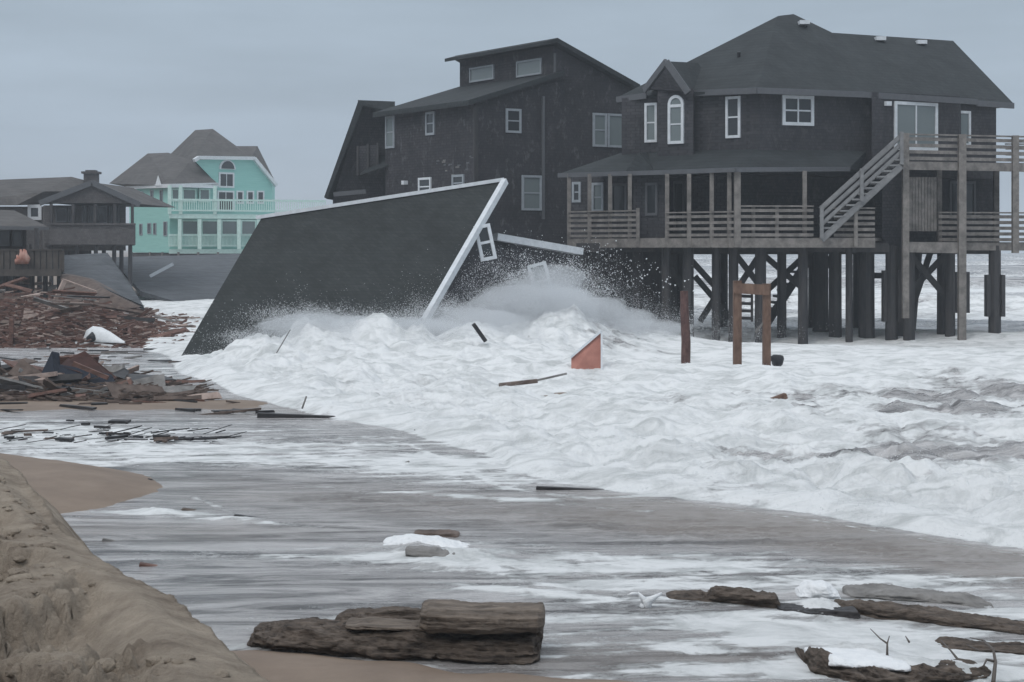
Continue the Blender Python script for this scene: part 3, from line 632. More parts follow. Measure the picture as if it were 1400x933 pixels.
f.prism([P2(781, 62.8), P2(905, 60.8), P2(1010, 59.8), P2(1195, 61), P2(1362, 62.8), (13, 69.5), (5, 69)], 2.95, 3.30); f.build('floor_frame', 'wood_dark', h1)
f = MB()
f.prism([P2(796, 63.2), P2(905, 61.6), P2(925, 62), (5.6, 68), (4.9, 68)], 0.4, 3.0); f.build('dark_infill', 'wood_dark', h1)  # dark block filling the space under the left end of the house
for (a_, b_) in [((935, 345, 58.9), (985, 400, 58.9)), ((1005, 347, 58.4), (1042, 395, 58.4)), ((1041, 345, 58.6), (1006, 398, 58.6)), ((1043, 348, 60), (1098, 395, 60)), ((1098, 352, 61), (1044, 402, 61)),
                 ((1243, 347, 58.4), (1290, 402, 58.4)), ((1296, 345, 58.7), (1243, 400, 58.7)), ((1250, 412, 59.5), (1272, 345, 59.5)), ((985, 395, 60), (957, 440, 60)), ((1140, 345, 62), (1118, 385, 62)), ((950, 378, 61), (1000, 436, 61)),
                 ((1186, 377, 61), (1222, 377, 61)), ((905, 350, 60), (938, 400, 60))]:
    f = MB(); f.beam(P(*a_), P(*b_), .08, .2); f.build('brace', 'wood_dark', h1)
# stair from the deck down to the beach, under the house
a0, a1 = P(1112, 345, 60.8), P(1046, 446, 60.8)
f = MB()
for o_ in (Vector((0, 0, 0)), Vector((.2, 1.1, 0))): f.beam(a0 + o_, a1 + o_, .06, .28)
f.build('beach_stair_string', 'wood_dark', h1)
for k in range(12):
    p = a0.lerp(a1, (k + .5) / 12); f = MB(); f.box(p.x - .2, p.x + .16, p.y, p.y + 1.1, p.z + .02, p.z + .09); f.build('beach_stair_tread', 'wood_dark', h1)

# ------------------------------------------------------------------ dark house with clerestory (behind, middle)
h2 = thing('clerestory_house', 'tall weathered dark house with a raised clerestory roof, behind the collapsed house', 'house', P(680, 440, 70))
C2 = Vector((-1.417, 68.0, 0)); LV = Vector((-3.92, 6.0, 0)); RV = Vector((6.59, 4.2, 0)); wG = Wall(C2.xy, (C2 + RV).xy); wS = Wall((C2 + LV).xy, C2.xy)
ez = 8.80
sr, zr2 = wG.hit(764, 100); sp_, zp = wG.hit(757, 58.5); se, ze = wG.hit(864, 119)
prof = [(0, 1.2), (se, 1.2), (se, ze - .1), (sp_, zp - .12), (sp_, zr2 - .15), (0, ez)]
MB().extrude([wG.pt(a_, 0, z_) for a_, z_ in prof], LV).build('wall', 'shingle_old', h2)
lv = LV.normalized()
def slab2(a0, z0, a1, z1, o0, o1, th):
    p = [wG.pt(a0, 0, z0) - lv * o0, wG.pt(a1, 0, z1) - lv * o0]; q = [wG.pt(a1, 0, z1) + LV + lv * o1, wG.pt(a0, 0, z0) + LV + lv * o1]
    quad = p + q; return MB().hexa(quad, [x_ + Vector((0, 0, th)) for x_ in quad])
slab2(-.45, ez - .14, sr + .1, zr2 - .12, .25, .3, .2).build('lower_roof', 'roof_dark', h2)
slab2(sp_ - .55, zp - .14, sp_ + .02, zp + .02, .3, .35, .14).build('clerestory_eave', 'roof_dark', h2)
slab2(sp_ - .02, zp - .04, se + .2, ze - .12, .3, .35, .2).build('upper_roof', 'roof_dark', h2)
window(wS, 528, 159, 540, 203, h2, 1, 2, mat='trim_grey', pane='glass_pale'); window(wS, 583, 153, 595, 185, h2, 1, 2, mat='trim_grey')
window(wS, 573, 243, 590, 268, h2, 1, 2, mat='trim_white'); window(wS, 619, 239, 635, 262, h2, 1, 2, mat='trim_grey')
window(wG, 691, 149, 712, 182, h2, 1, 2, mat='trim_grey'); window(wG, 713, 240, 740, 288, h2, 1, 2, mat='trim_grey', pane='glass_pale')
window(wG, 810, 155, 829, 201, h2, 1, 2, mat='trim_grey', pane='glass_pale'); window(wG, 830, 156, 857, 202, h2, 1, 1, mat='trim_grey', pane='glass_pale', label='wide pale window beside a narrower one')
wK = Wall((wG.pt(sp_, 0, 0) + LV).xy, wG.pt(sp_, 0, 0).xy)
window(wK, 643, 91, 676, 111, h2, 1, 1, mat='trim_grey', pane='glass_pale', name='clerestory_window', fr=.07); window(wK, 707, 82, 741, 104, h2, 1, 1, mat='trim_grey', pane='glass_pale', name='clerestory_window', fr=.07)
f = MB(); s0, z0 = wG.hit(742, 132); _, z1 = wG.hit(742, 300); wG.box(f, s0 - .05, s0 + .05, 0, .08, z1, z0); f.build('downpipe', 'trim_dark', h2)
f = MB(); wG.box(f, -.08, .10, -.02, .05, 1.4, ez - .1); f.build('corner_board', 'wood_dark', h2)
f = MB(); s0, z0 = wG.hit(758, 73); _, z1 = wG.hit(758, 99); wG.box(f, s0 - .04, s0 + .05, 0, .05, z1, z0); f.build('clerestory_corner_board', 'trim_dark', h2)
f = MB(); s0, z0 = wS.hit(556, 250); wS.box(f, s0 - .1, s0 + .1, 0, .2, z0 - .08, z0 + .08); f.build('wall_lamp', 'trim_white', h2)
# lower gabled wing at its left
wp = [P(494, 146, 75.2), P(455, 273, 75.2), P(455, 320, 75.2), P(532, 320, 75.8), P(532, 146, 75.8)]
MB().extrude(wp, (.3, 5, 0)).build('wing_wall', 'shingle_grey' if False else 'shingle_dark', h2)
f = MB(); f.hexa([P(490, 137.5, 74.7), P(443, 270, 74.7), P(447, 272.5, 74.7), P(497, 142.5, 74.7)], [P(490, 137.5, 74.7) + Vector((.5, 5.8, 0)), P(443, 270, 74.7) + Vector((.5, 5.8, 0)), P(452, 273, 74.7) + Vector((.5, 5.8, 0)), P(500, 143, 74.7) + Vector((.5, 5.8, 0))])
f.hull([P(489, 137, 74.7), P(490, 143, 74.7), P(540, 139, 75.4), P(540, 144, 75.4), P(492, 140, 80), P(540, 140, 80), P(540, 158, 74.9), P(523, 150, 74.8)]); f.build('wing_roof', 'roof_dark', h2)
f = MB(); f.hexa([P(489, 240, 74.2), P(517, 238, 74.2), P(517, 238, 75.5), P(489, 240, 75.5)], [P(489, 200, 74.2), P(517, 198, 74.2), P(517, 198, 75.5), P(489, 200, 75.5)]); f.build('balcony_box', 'shingle_dark', h2)
f = MB(); f.hull([P(492, 240, 73.6), P(553, 218, 73.8), P(545, 210, 74.6), P(517, 214, 75.2), P(492, 236, 74.6), P(550, 222, 74.6)]); f.build('porch_roof', 'roof_dark', h2)
f = MB(); f.beam(P(456, 266, 74.9), P(500, 262, 74.9), .1, .18); f.build('deck_beam', 'trim_dark', h2)
for (u, v0, v1) in ((489, 200, 240), (503, 197, 238), (516, 196, 237)):
    f = MB(); p = P(u, v0, 74.15); q = P(u, v1, 74.15); f.beam(q, p, .09, .09); f.build('balcony_post', 'wood_dark', h2)
r_ = random.Random(3)
for k in range(16):
    u = r_.uniform(594, 644); v = 222 + (u - 620) * -.10 + r_.gauss(0, 5); s0, z0 = wS.hit(u, v); L = r_.uniform(.06, .3); f = MB(); wS.box(f, s0, s0 + L, 0, .02, z0 - r_.uniform(.02, .06), z0); f.build('peeled_patch', 'trim_dark' if k % 3 else 'grey_wood', h2)
for u, Y in ((470, 75.6), (500, 75.6), (530, 75.4), (575, 73), (620, 70.2), (652, 69), (700, 70.5), (745, 71.6), (790, 72.6)): pile(u, Y, 372, 12, h2)

# ------------------------------------------------------------------ the house that has fallen into the surf
h3 = thing('collapsed_house', 'collapsed house tipped into the breaking surf, big flat grey roof slope edged in white', 'house', P(560, 470, 50))
rA, rB, rC, rD = P(357, 299, 54.6), P(687, 247, 54.0), P(577, 438, 50.0), P(246, 490, 49.6)
nrm = (rB - rA).cross(rD - rA).normalized()
if nrm.y > 0: nrm = -nrm
f = MB(); nn = 14
for i in range(nn + 1):
    for j in range(nn + 1):
        a = rA.lerp(rB, i / nn); b_ = rD.lerp(rC, i / nn); p = a.lerp(b_, j / nn)
        sag = .05 * math.sin(i / nn * math.pi * 1.3) * math.sin(j / nn * math.pi); p = p - nrm * sag
        f.v.append(tuple(p))
for i in range(nn + 1):
    for j in range(nn + 1): f.v.append(tuple(Vector(f.v[i * (nn + 1) + j]) - nrm * .22))
K = (nn + 1) ** 2
for i in range(nn):
    for j in range(nn):
        a = i * (nn + 1) + j; f.f.append((a, a + 1, a + nn + 2, a + nn + 1)); f.f.append((K + a, K + a + nn + 1, K + a + nn + 2, K + a + 1))
for i in range(nn):
    for a, b_ in ((i * (nn+1), (i+1) * (nn+1)), (i * (nn+1) + nn, (i+1) * (nn+1) + nn), (i, i + 1), (nn * (nn+1) + i, nn * (nn+1) + i + 1)): f.f.append((a, b_, K + b_, K + a))
f.build('roof_slope', 'roof_slab', h3)
f = MB(); f.beam(rA + Vector((-.15, 0, .03)), rB + Vector((.05, -.05, .03)), .12, .11); f.build('ridge_board', 'trim_white', h3)
f = MB(); f.beam(rB + Vector((.08, -.08, -.02)), rC + Vector((.06, -.1, -.05)), .16, .20); f.build('rake_board', 'trim_white', h3)
f = MB(); f.beam(rC + Vector((.05, -.12, .0)), rC.lerp(rD, .22) + Vector((0, -.12, -.12)), .10, .16); f.build('eave_board', 'trim_grey', h3)
gw = [P(686, 252, 54.05), P(676, 300, 55.0), P(676, 322, 55.4), P(790, 350, 57.6), P(828, 460, 57.4), P(577, 470, 50.2), P(580, 437, 50.15)]
f = MB(); ctr = sum(gw, Vector()) / len(gw)
f.add(gw + [p + Vector((-1.1, 2.4, 0)) for p in gw] , [tuple(range(7)), tuple(range(7, 14))[::-1]] + [(i, 7 + i, 7 + (i + 1) % 7, (i + 1) % 7) for i in range(7)])
f.build('gable_wall', 'shingle_dark', h3)
f = MB(); f.beam(P(674, 324, 55.2), P(791, 344, 57.3), .5, .22); f.build('white_eave', 'trim_white', h3)
f = MB(); f.hull([P(676, 320, 55.4), P(790, 341, 57.6), P(700, 330, 60), P(790, 345, 61), P(676, 325, 55.4), P(790, 346, 57.6)]); f.build('back_roof', 'roof_slab', h3)
def tilted_window(c, nrm_, ang, w, h, nm, par, pane='glass', lab=None):
    n_ = nrm_.normalized(); sx = Vector((0, 0, 1)).cross(n_).normalized(); sy = n_.cross(sx)
    if sx.x < 0: sx = -sx
    ux = sx * math.cos(ang) + sy * math.sin(ang); uy = -sx * math.sin(ang) + sy * math.cos(ang)
    def bx(mb, x0, x1, y0, y1, d0, d1):
        return mb.hexa([c + ux*x0 + uy*y0 + n_*d0, c + ux*x1 + uy*y0 + n_*d0, c + ux*x1 + uy*y1 + n_*d0, c + ux*x0 + uy*y1 + n_*d0], [c + ux*x0 + uy*y0 + n_*d1, c + ux*x1 + uy*y0 + n_*d1, c + ux*x1 + uy*y1 + n_*d1, c + ux*x0 + uy*y1 + n_*d1])
    f = MB(); t = .10; X, Y_ = w / 2, h / 2
    bx(f, -X, X, -Y_, -Y_ + t, 0, .09); bx(f, -X, X, Y_ - t, Y_, 0, .09); bx(f, -X, -X + t, -Y_ + t, Y_ - t, 0, .09); bx(f, X - t, X, -Y_ + t, Y_ - t, 0, .09); bx(f, -X + t, X - t, -.04, .04, 0, .07)
    o = f.build(nm, 'trim_white', par, label=lab); g = MB(); bx(g, -X + .05, X - .05, -Y_ + .05, Y_ - .05, -.02, .03); g.build('pane', pane, o); return o
gn = (gw[5] - gw[0]).cross(gw[3] - gw[0]).normalized(); gn = gn if gn.y < 0 else -gn
tilted_window(P(663, 332, 52.6), Vector((.25, -1, .1)), R(11), .50, 1.08, 'window', h3, lab='white framed window hanging crooked at the roof edge')
tilted_window(P(739, 385, 54.6), Vector((.2, -1, .1)), R(14), .62, 1.15, 'window', h3, 'glass_pale', 'white framed window half drowned in spray')

# ------------------------------------------------------------------ mint green house
h4 = thing('mint_house', 'mint green beach house with grey hipped roof, arched window and two railed balconies', 'house', P(270, 392, 142))
MB().prism([P2(177, 146), P2(232, 140), P2(371, 147), P2(362, 158), P2(188, 158)], 2.75, 8.0).build('wall', 'mint', h4)
wM = Wall(P2(177, 146), P2(232, 140)); wN = Wall(P2(232, 140), P2(372, 147))
pent = [(264, 219), (343, 218), (371, 252), (371, 300), (296, 300), (296, 252)]
MB().extrude([wN.pt(wN.hit(u, v)[0], .12, wN.hit(u, v)[1]) for u, v in pent], Vector((-.45, 5, 0))).build('gable_wall', 'mint', h4)
f = MB()
for (a_, b_) in (((262, 220), (268, 216)), ((268, 216), (344, 217)), ((344, 217), (374, 254))):
    f.beam(wN.pt(wN.hit(*a_)[0], .35, wN.hit(*a_)[1]), wN.pt(wN.hit(*b_)[0], .35, wN.hit(*b_)[1]), .3, .28)
f.build('gable_trim', 'trim_white', h4)
ezm = zat(253, 142)
f = MB()
f.hull([P(149, 251, 147), P(173, 256, 146), P(232, 254, 139.2), P(298, 252, 141.6), P(202, 210, 149), P(230, 209, 149), P(290, 240, 158), P(150, 251, 158), P(262, 219, 144.5)])
f.hull([P(205, 238, 150), P(267, 178, 151), P(291, 176.5, 151), P(326, 202, 151), P(262, 218.5, 144.6), P(343, 217.5, 147.5), P(340, 252, 153), P(230, 252, 158), P(340, 252, 160)])
f.hull([P(300, 200, 151), P(352, 200, 151), P(343, 217.5, 147.5), P(376, 253, 148.5), P(378, 252, 152), P(300, 250, 153), P(363, 226, 151.5), P(378, 252, 160), P(300, 252, 160)])
f.build('roof', 'roof_brown', h4)
f = MB(); f.beam(P(173, 256, 145.9), P(232, 254.3, 139.1), .2, .3); f.beam(P(232, 254.3, 139.1), P(298, 252.5, 141.8), .2, .3); f.build('eave_board', 'trim_white', h4)
f = MB(); f.hull([P(212, 254, 140.8), P(221, 254, 140), P(216, 240, 140.6), P(217, 241, 143)]); f.build('small_gable', 'trim_white', h4)
window(Wall(wN.pt(0, .14, 0).xy, wN.pt(5, .14, 0).xy), 299, 236, 320, 257, h4, 2, 1, fr=.14)
f = MB(); cu, zz = wN.hit(309, 234); k_ = (wN.hit(320, 234)[0] - wN.hit(298, 234)[0]) / 2
ap = [wN.pt(cu + math.cos(t_) * k_, .13, wN.hit(309, 232)[1] + math.sin(t_) * k_) for t_ in [math.pi * i / 12 for i in range(13)]]
f.extrude(ap, wN.n * .12); fan = f.build('fan_window', 'trim_white', h4)
f = MB(); k_ *= .78; ap = [wN.pt(cu + math.cos(t_) * k_, .2, wN.hit(309, 231)[1] + math.sin(t_) * k_) for t_ in [math.pi * i / 12 for i in range(13)]]; f.extrude(ap, wN.n * .1); f.build('pane', 'glass', fan)
for (u0, v0, u1, v1, nx, ny) in ((297, 261, 320, 289, 2, 2), (323, 261, 333, 279, 1, 1), (337, 261, 347, 279, 1, 1), (351, 261, 361, 279, 1, 1)):
    w_ = Wall(wN.pt(0, .14, 0).xy, wN.pt(5, .14, 0).xy); window(w_, u0, v0, u1, v1, h4, nx, ny, fr=.13)
w_ = Wall(wN.pt(0, .14, 0).xy, wN.pt(5, .14, 0).xy)
for (u0, v0, u1, v1) in ((234, 258, 245, 276), (249, 258, 268, 277), (272, 258, 287, 277), (248, 301, 271, 322), (275, 301, 298, 322), (302, 301, 325, 322), (329, 301, 350, 322)):
    window(w_, u0, v0, u1, v1, h4, 1, 1, fr=.12, mat='mint_pale', pane='glass_pale')
for (u0, v0, u1, v1) in ((174.5, 262, 179, 277), (192, 262, 196, 277), (206, 260, 210, 276), (219, 260, 223, 277), (191, 306, 195, 322), (202, 305, 207, 320), (210, 305, 214, 321), (224, 303, 229, 323)):
    window(wM, u0, v0, u1, v1, h4, 1, 1, fr=.06, mat='trim_grey')
for (z0, uu) in ((zat(293, 139.5), 445), (zat(341, 139.5), 360)):
    q = P2(uu, 143.5); f = MB(); f.prism([P2(231, 138.4), P2(uu, 143), P2(uu, 146), P2(233, 140.5)], z0 - .35, z0); f.build('balcony', 'mint_pale', h4)
    pa = Vector((*P2(231, 138.3), z0)); pb = Vector((*P2(uu, 142.9), z0)); f = MB()
    for hz, th in ((.28, .12), (1.12, .16)): f.beam(pa + Vector((0, 0, hz)), pb + Vector((0, 0, hz)), .1, th)
    nb = 70
    for k in range(nb + 1): p = pa.lerp(pb, k / nb); f.box(p.x - .03, p.x + .03, p.y - .03, p.y + .03, z0 + .2, z0 + 1.1)
    f.build('balustrade', 'mint_pale', h4)
for u in (246, 273, 300, 327, 354):
    Y = 138.2 + (u - 231) / 214 * 4.6; post(*P2(u, Y), zat(341, 139), zat(300, 139), .28, h4, 'column', 'mint_pale')
for u in (232, 247, 294): post(*P2(u, 138.4 + (u - 231) / 214 * 4.6), zat(293, 139), zat(254, 139), .26, h4, 'column', 'mint_pale')
MB().prism([P2(178, 146.2), P2(232, 140.4), P2(360, 146.6), P2(360, 157), P2(188, 157)], -.5, 2.7).build('ground_floor_boards', 'shingle_grey', h4)
for u, Y in ((180, 144.5), (205, 141.8), (222, 140), (244, 138.8), (271, 139.5), (298, 140.2)): pile(u, Y, 345, 3.4, h4, 'wood')

# ------------------------------------------------------------------ brown gabled house at the far left
h5 = thing('gabled_brown_house', 'low brown-grey gabled house with a chimney, left of the mint green house', 'house', P(110, 420, 98))
MB().prism([P2(-60, 101), P2(58, 101), P2(60, 98), P2(172, 98), P2(172, 112), P2(-60, 112)], 3.0, zat(281, 98)).build('wall', 'shingle_grey', h5)
f = MB()
f.hull([P(-80, 281, 100), P(22, 281, 100), P(-80, 249, 106), P(98, 242, 106), P(176, 262, 106.5), P(176, 275, 112), P(-80, 281, 112), P(60, 262, 101)])
f.build('main_roof', 'roof_brown', h5)
MB().extrude([P(56, 277, 96.6), P(190, 279, 96.6), P(126, 249.5, 96.6)], (.3, 9, 0)).build('gable_roof', 'roof_brown', h5)
MB().extrude([P(66, 277.5, 96.45), P(178, 278, 96.45), P(126, 254.5, 96.45)], (0, .5, 0)).build('gable_wall', 'shingle_grey', h5)
f = MB(); f.beam(P(54, 278, 96.3), P(126, 250, 96.3), .12, .3); f.beam(P(126, 250, 96.3), P(191, 280, 96.3), .12, .3); f.build('gable_trim', 'trim_dark', h5)
f = MB(); x_ = (125 - U0) / F * 106
f.box(x_ - .38, x_ + .38, 105.6, 106.4, zat(262, 106), zat(238, 106)); f.box(x_ - .5, x_ + .5, 105.5, 106.5, zat(238, 106), zat(235, 106)); f.box(x_ - .3, x_ + .3, 105.7, 106.3, zat(235, 106), zat(233, 106)); f.build('chimney', 'shingle_grey', h5)
wW = Wall(P2(60, 97.9), P2(172, 97.9)); wV = Wall(P2(-60, 100.9), P2(58, 100.9))
for (u0, v0, u1, v1, nm) in ((76, 283, 92, 304, 'window'), (93, 283, 98, 304, 'window'), (112, 281, 119, 305, 'window'), (121, 281, 129, 305, 'window'), (131, 281, 147, 306, 'door'), (149, 281, 154, 305, 'window'), (157, 281, 164, 305, 'window')):
    window(wW, u0, v0, u1, v1, h5, 1, 1, mat='trim_dark', fr=.07, name=nm)
window(wV, 38, 280, 57, 301, h5, 1, 1, mat='trim_white', fr=.19, label='small window in a thick white frame')
f = MB(); f.prism([P2(62, 95.2), P2(184, 95.2), P2(184, 98), P2(62, 98)], zat(336, 95), zat(333, 95)); f.build('balcony_floor', 'wood_dark', h5)
f = MB(); f.beam(P(68, 320.5, 95.2), P(184, 320.5, 95.2), .1, 1.12); f.beam(P(184, 321, 95.2), P(180, 321, 98), .1, 1.12); f.beam(P(68, 306.5, 95.1), P(185, 306.5, 95.1), .2, .08); f.build('balcony_side', 'shingle_grey', h5)
for u in (70, 100, 130, 157, 181): post(*P2(u, 95.35), zat(320, 95), zat(279, 95), .14, h5, 'post', 'wood_dark')
for u, Y in ((70, 96), (90, 99), (105, 96), (118, 101), (131, 96), (142, 100), (156, 96), (166, 103), (178, 96), (40, 100), (20, 100), (55, 103)): pile(u, Y, 334, 6, h5)
f = MB(); f.prism([P2(-60, 104), P2(125, 104), P2(125, 105), P2(-60, 105)], 1.8, 3.1); f.build('underside_shade', 'wood_dark', h5)  # added dark slab standing in for the shade under the floor

# ------------------------------------------------------------------ porch house at the left edge
h6 = thing('porch_house', 'dark low house with roofed porch and railed deck, at the left edge above the wreckage', 'house', P(20, 440, 78))
MB().prism([P2(-120, 80), P2(36, 80), P2(36, 88), P2(-120, 88)], 2.9, zat(309, 80)).build('wall', 'shingle_brown', h6)
f = MB(); f.hull([P(-160, 309, 77.5), P(67, 311, 77.5), P(20, 288, 83), P(-160, 280, 83), P(-160, 311, 89), P(60, 311, 89), P(67, 313.5, 77.5), P(-160, 311.5, 77.5)]); f.build('porch_roof', 'roof_brown', h6)
f = MB(); f.beam(P(-160, 310.5, 77.4), P(67, 312.5, 77.4), .08, .16); f.build('eave_board', 'trim_dark', h6)
wX = Wall(P2(-120, 79.9), P2(36, 79.9))
for (u0, u1) in ((-30, -8), (-4, 14), (17, 31)): window(wX, u0, 314, u1, 337, h6, 1, 1, mat='trim_dark', fr=.07)
f = MB(); f.prism([P2(-120, 76), P2(84, 76), P2(84, 80), P2(-120, 80)], zat(376, 76), zat(372, 76)); f.build('deck', 'wood', h6)
f = MB(); f.beam(P(-120, 373, 75.9), P(84, 373, 75.9), .08, .3); f.build('deck_edge_board', 'deck_brown', h6)
f = MB()
for k in range(16):
    p = P(-40 + k * 8.3, 372, 75.95); q = P(-40 + k * 8.3, 343, 75.95); f.beam(p, q, .21, .04)
f.beam(P(-60, 342, 75.95), P(85, 342, 75.95), .14, .06); f.build('railing', 'deck_brown', h6)
for (u, v0) in ((50, 312), (84, 342), (-20, 312)): post(*P2(u, 76.1), zat(375, 76), zat(v0, 76), .16, h6, 'post', 'wood_dark')
for u, Y in ((-5, 77), (8, 77), (24, 77.5), (36, 80), (44, 77), (62, 77), (81, 77), (14, 84), (54, 84)): pile(u, Y, 375, 7, h6)
f = MB(); f.prism([P2(-120, 86), P2(40, 86), P2(40, 87), P2(-120, 87)], -.3, 3.0); f.build('underside_shade', 'wood_dark', h6)  # dark sheet behind the piles, put in as the shade below the house
f = MB()
for k in range(7):
    u = 22 + k * 2.6; v = 357 - 14 * math.sin(k / 6 * math.pi * .8) ; f.tube([P(u, 361, 75.75), P(u + 1, (v + 361) / 2 - 1, 75.7), P(u + random.uniform(-2, 3), v - 2, 75.8)], [.05, .10, .05], 7)
f.build('orange_bundle', 'orange', None, 'crumpled orange bundle hanging over the deck railing at the left edge', 'bundle', origin=P(30, 362, 76.5), smooth=True)

# ------------------------------------------------------------------ fallen roofs and wreckage beyond the beach
def panel(name, pts, vec, mat, label, cat, group=None, origin=None):
    """a broken board: a polygon of world points with a real thickness"""
    c = sum((Vector(p) for p in pts), Vector()) / len(pts); low = min(pts, key=lambda p: p[2])
    return MB().extrude(pts, vec).build(name, mat, None, label, cat, group, origin=(c.x, c.y, low[2]))
panel('fallen_roof', [P(88, 349, 82), P(147, 346, 83), P(178, 388, 76), P(196, 418, 72), P(150, 398, 73), P(122, 380, 76), P(78, 372, 79)], (0, .25, -.2), 'roof_fallen',
      'fallen grey roof sheet leaning among wreckage below the brown gabled house', 'roof sheet')
panel('wreck_wall', [P(82, 375, 76.5), P(122, 381, 75.5), P(150, 400, 72.6), P(190, 420, 71.6), P(160, 424, 71.6), P(88, 424, 72)], (0, 1.2, 0), 'brown_wood',
      'broken dark brown wall under the edge of the fallen grey roof', 'wall')
panel('fallen_roof', [P(150, 352, 118), P(335, 347, 124), P(345, 380, 112), P(277, 420, 92), P(238, 412, 93), P(192, 398, 96)], (0, .3, -.3), 'roof_fallen',
      'wide fallen grey roof lying in front of the mint green house', 'roof sheet')
for (u0, v0, u1, v1, Y, m_, lab) in ((205, 378, 237, 361, 93, 'trim_grey', 'pale board lying on the fallen roof before the mint green house'), (70, 424, 88, 384, 71, 'pink_wood', 'tall pinkish board standing up in front of the broken brown wall'),
        (52, 421, 65, 441, 66, 'pink_wood', 'short pale board leaning steeply on the crossed boards'), (34, 449, 82, 434, 64, 'pink_wood', 'long pale curved board lying across the left wreckage')):
    p, q = P(u0, v0, Y), P(u1, v1, Y + .3); f = MB(); f.beam(p, q, .16, .16); f.build('board', m_, None, lab, 'board', origin=p.lerp(q, .5))
for (u0, v0, u1, v1, Y, w_, m_, lab) in (
        (0, 455, 16, 471, 56, .12, 'red_wood', 'dark board slanting down at the left edge of the photo'), (16, 436, 15, 473, 56, .14, 'red_wood', 'short upright dark red post near the left edge of the photo'),
        (375, 488, 397, 451, 43, .035, 'grey_wood', 'thin pole leaning out of the foam in front of the big roof'), (647, 443, 664, 467, 45, .14, 'black_wood', 'dark board sticking up through foam right of the white roof edge'),
        (682, 527, 735, 521, 37, .12, 'brown_wood', 'brown board half sunk in the foam left of the salmon panel'), (735, 520, 775, 511, 38, .06, 'grey_wood', 'thin grey lath touching the foot of the salmon panel'),
        (413, 559, 419, 542, 34, .035, 'grey_wood', 'little stick standing upright at the foam edge'), (1042, 553, 1075, 541, 34.5, .16, 'post_brown', 'short orange-brown board afloat in the foam below the post frame'),
        (722, 650, 764, 657, 24.6, .08, 'black_wood', 'short black board lying at the edge of the white surf'), (733, 668, 843, 673, 23.0, .085, 'black_wood', 'long black beam lying flat in the wash below the surf'),
        (295, 566, 352, 572, 33.5, .10, 'black_wood', 'dark board at the right end of the near wreckage'), (352, 568, 470, 573, 32.7, .14, 'black_wood', 'long dark broken log pointing into the foam'),
        (478, 580, 545, 580, 32, .05, 'brown_wood', 'thin brown lath trailing from the long dark log'), (566, 589, 584, 595, 30.2, .06, 'black_wood', 'small dark stick alone in the wash by the surf'),
        (248, 700, 330, 712, 21.2, .13, 'peat', 'flat grey plank with foam around it on the tongue of wet sand'), (320, 706, 392, 716, 20.6, .07, 'black_wood', 'thin dark plank lying right of the grey plank in the wash'),
        (190, 774, 232, 781, 17.5, .10, 'red_wood', 'dark red block lying beyond the edge of the dune'), (140, 738, 178, 745, 19, .05, 'grey_wood', 'thin grey stick at the foot of the dune edge'),
        (203, 657, 210, 661, 23.9, .09, 'black_wood', 'small black lump alone on the tongue of wet sand'), (535, 640, 560, 632, 25.9, .06, 'grey_wood', 'grey splinter standing at a foam edge in the wash'),
        (395, 903, 440, 912, 13.6, .02, 'brown_wood', 'short thin splinter on the sand in front of the layered log'), (982, 684, 978, 672, 22.4, .03, 'grey_wood', 'tiny grey twig upright at the lower edge of the surf'),
        (240, 514, 260, 519, 44, .1, 'black_wood', 'dark splinter at the lower left corner of the big grey roof'), (300, 501, 306, 505, 44, .18, 'brown_wood', 'dark lump in the foam by the lower end of the big roof'),
        (392, 494, 402, 500, 43, .2, 'grey_wood', 'grey block tumbling in the foam below the big roof'), (905, 551, 925, 552, 35, .09, 'black_wood', 'small black board floating in the foam below the single red post')):
    p, q = P(u0, v0, Y), P(u1, v1, Y + .05); f = MB(); f.beam(p, q, w_, w_ * .7); f.build('board', m_, None, lab, 'board', origin=p.lerp(q, .5), bevel=w_ * .08)
# salmon coloured panel with white edge
s_ = thing('salmon_panel', 'salmon pink wedge-shaped board with white edges standing up out of the foam', 'board', P(802, 507, 42))
q = [P(781, 514, 41.1), P(821, 514, 41.1), P(822, 454, 41.3), P(781, 489, 41.3)]
MB().extrude(q + [], (0.02, .10, 0)).build('board_face', 'salmon', s_)
f = MB(); f.beam(P(780, 489, 41.28), P(822.6, 452.5, 41.28), .12, .045); f.build('slanted_edge', 'trim_white', s_)
f = MB(); f.beam(P(822.6, 514, 41.08), P(822.6, 453, 41.28), .045, .10); f.build('upright_edge', 'trim_white', s_)
# posts in the surf
f = MB(); x_, y_ = P2(937, 44.5)
f.tube([(x_, y_, -.4), (x_ + .02, y_, .8), (x_ - .02, y_, 1.6), (x_ - .03, y_, zat(398, 44.5))], [.125, .12, .11, .10], 9); f.build('mooring_post', 'post_red', None, 'single dark red post crusted with foam, left of the two joined posts', 'post', origin=(x_, y_, 0))
g_ = thing('post_frame', 'two orange-brown posts joined by a top beam, in the surf before the stilt house', 'post frame', (*P2(1028, 44), 0))
for u, v1 in ((1008, 384), (1048, 388)):
    f = MB(); x_, y_ = P2(u, 44); f.beam((x_, y_, -.4), (x_, y_, zat(v1, 44)), .20 if u < 1020 else .19, .2); f.build('post', 'post_brown', g_)
f = MB(); f.beam(P(1003, 394, 43.86), P(1052, 397, 43.86), .07, .26); f.build('top_beam', 'post_brown', g_)
for v in (405, 415, 425, 435):
    f = MB(); f.beam(P(1012, v, 44.1), P(1027, v + .6, 44.1), .05, .075); f.build('rung', 'black_wood', g_)
f = MB(); f.beam(P(1028, 400, 44.12), P(1028, 440, 44.12), .05, .09); f.build('inner_stile', 'black_wood', g_)
f = MB(); f.beam(P(1033, 455, 44), P(1046, 438, 44), .03, .05); f.build('loose_strap', 'grey_wood', g_)
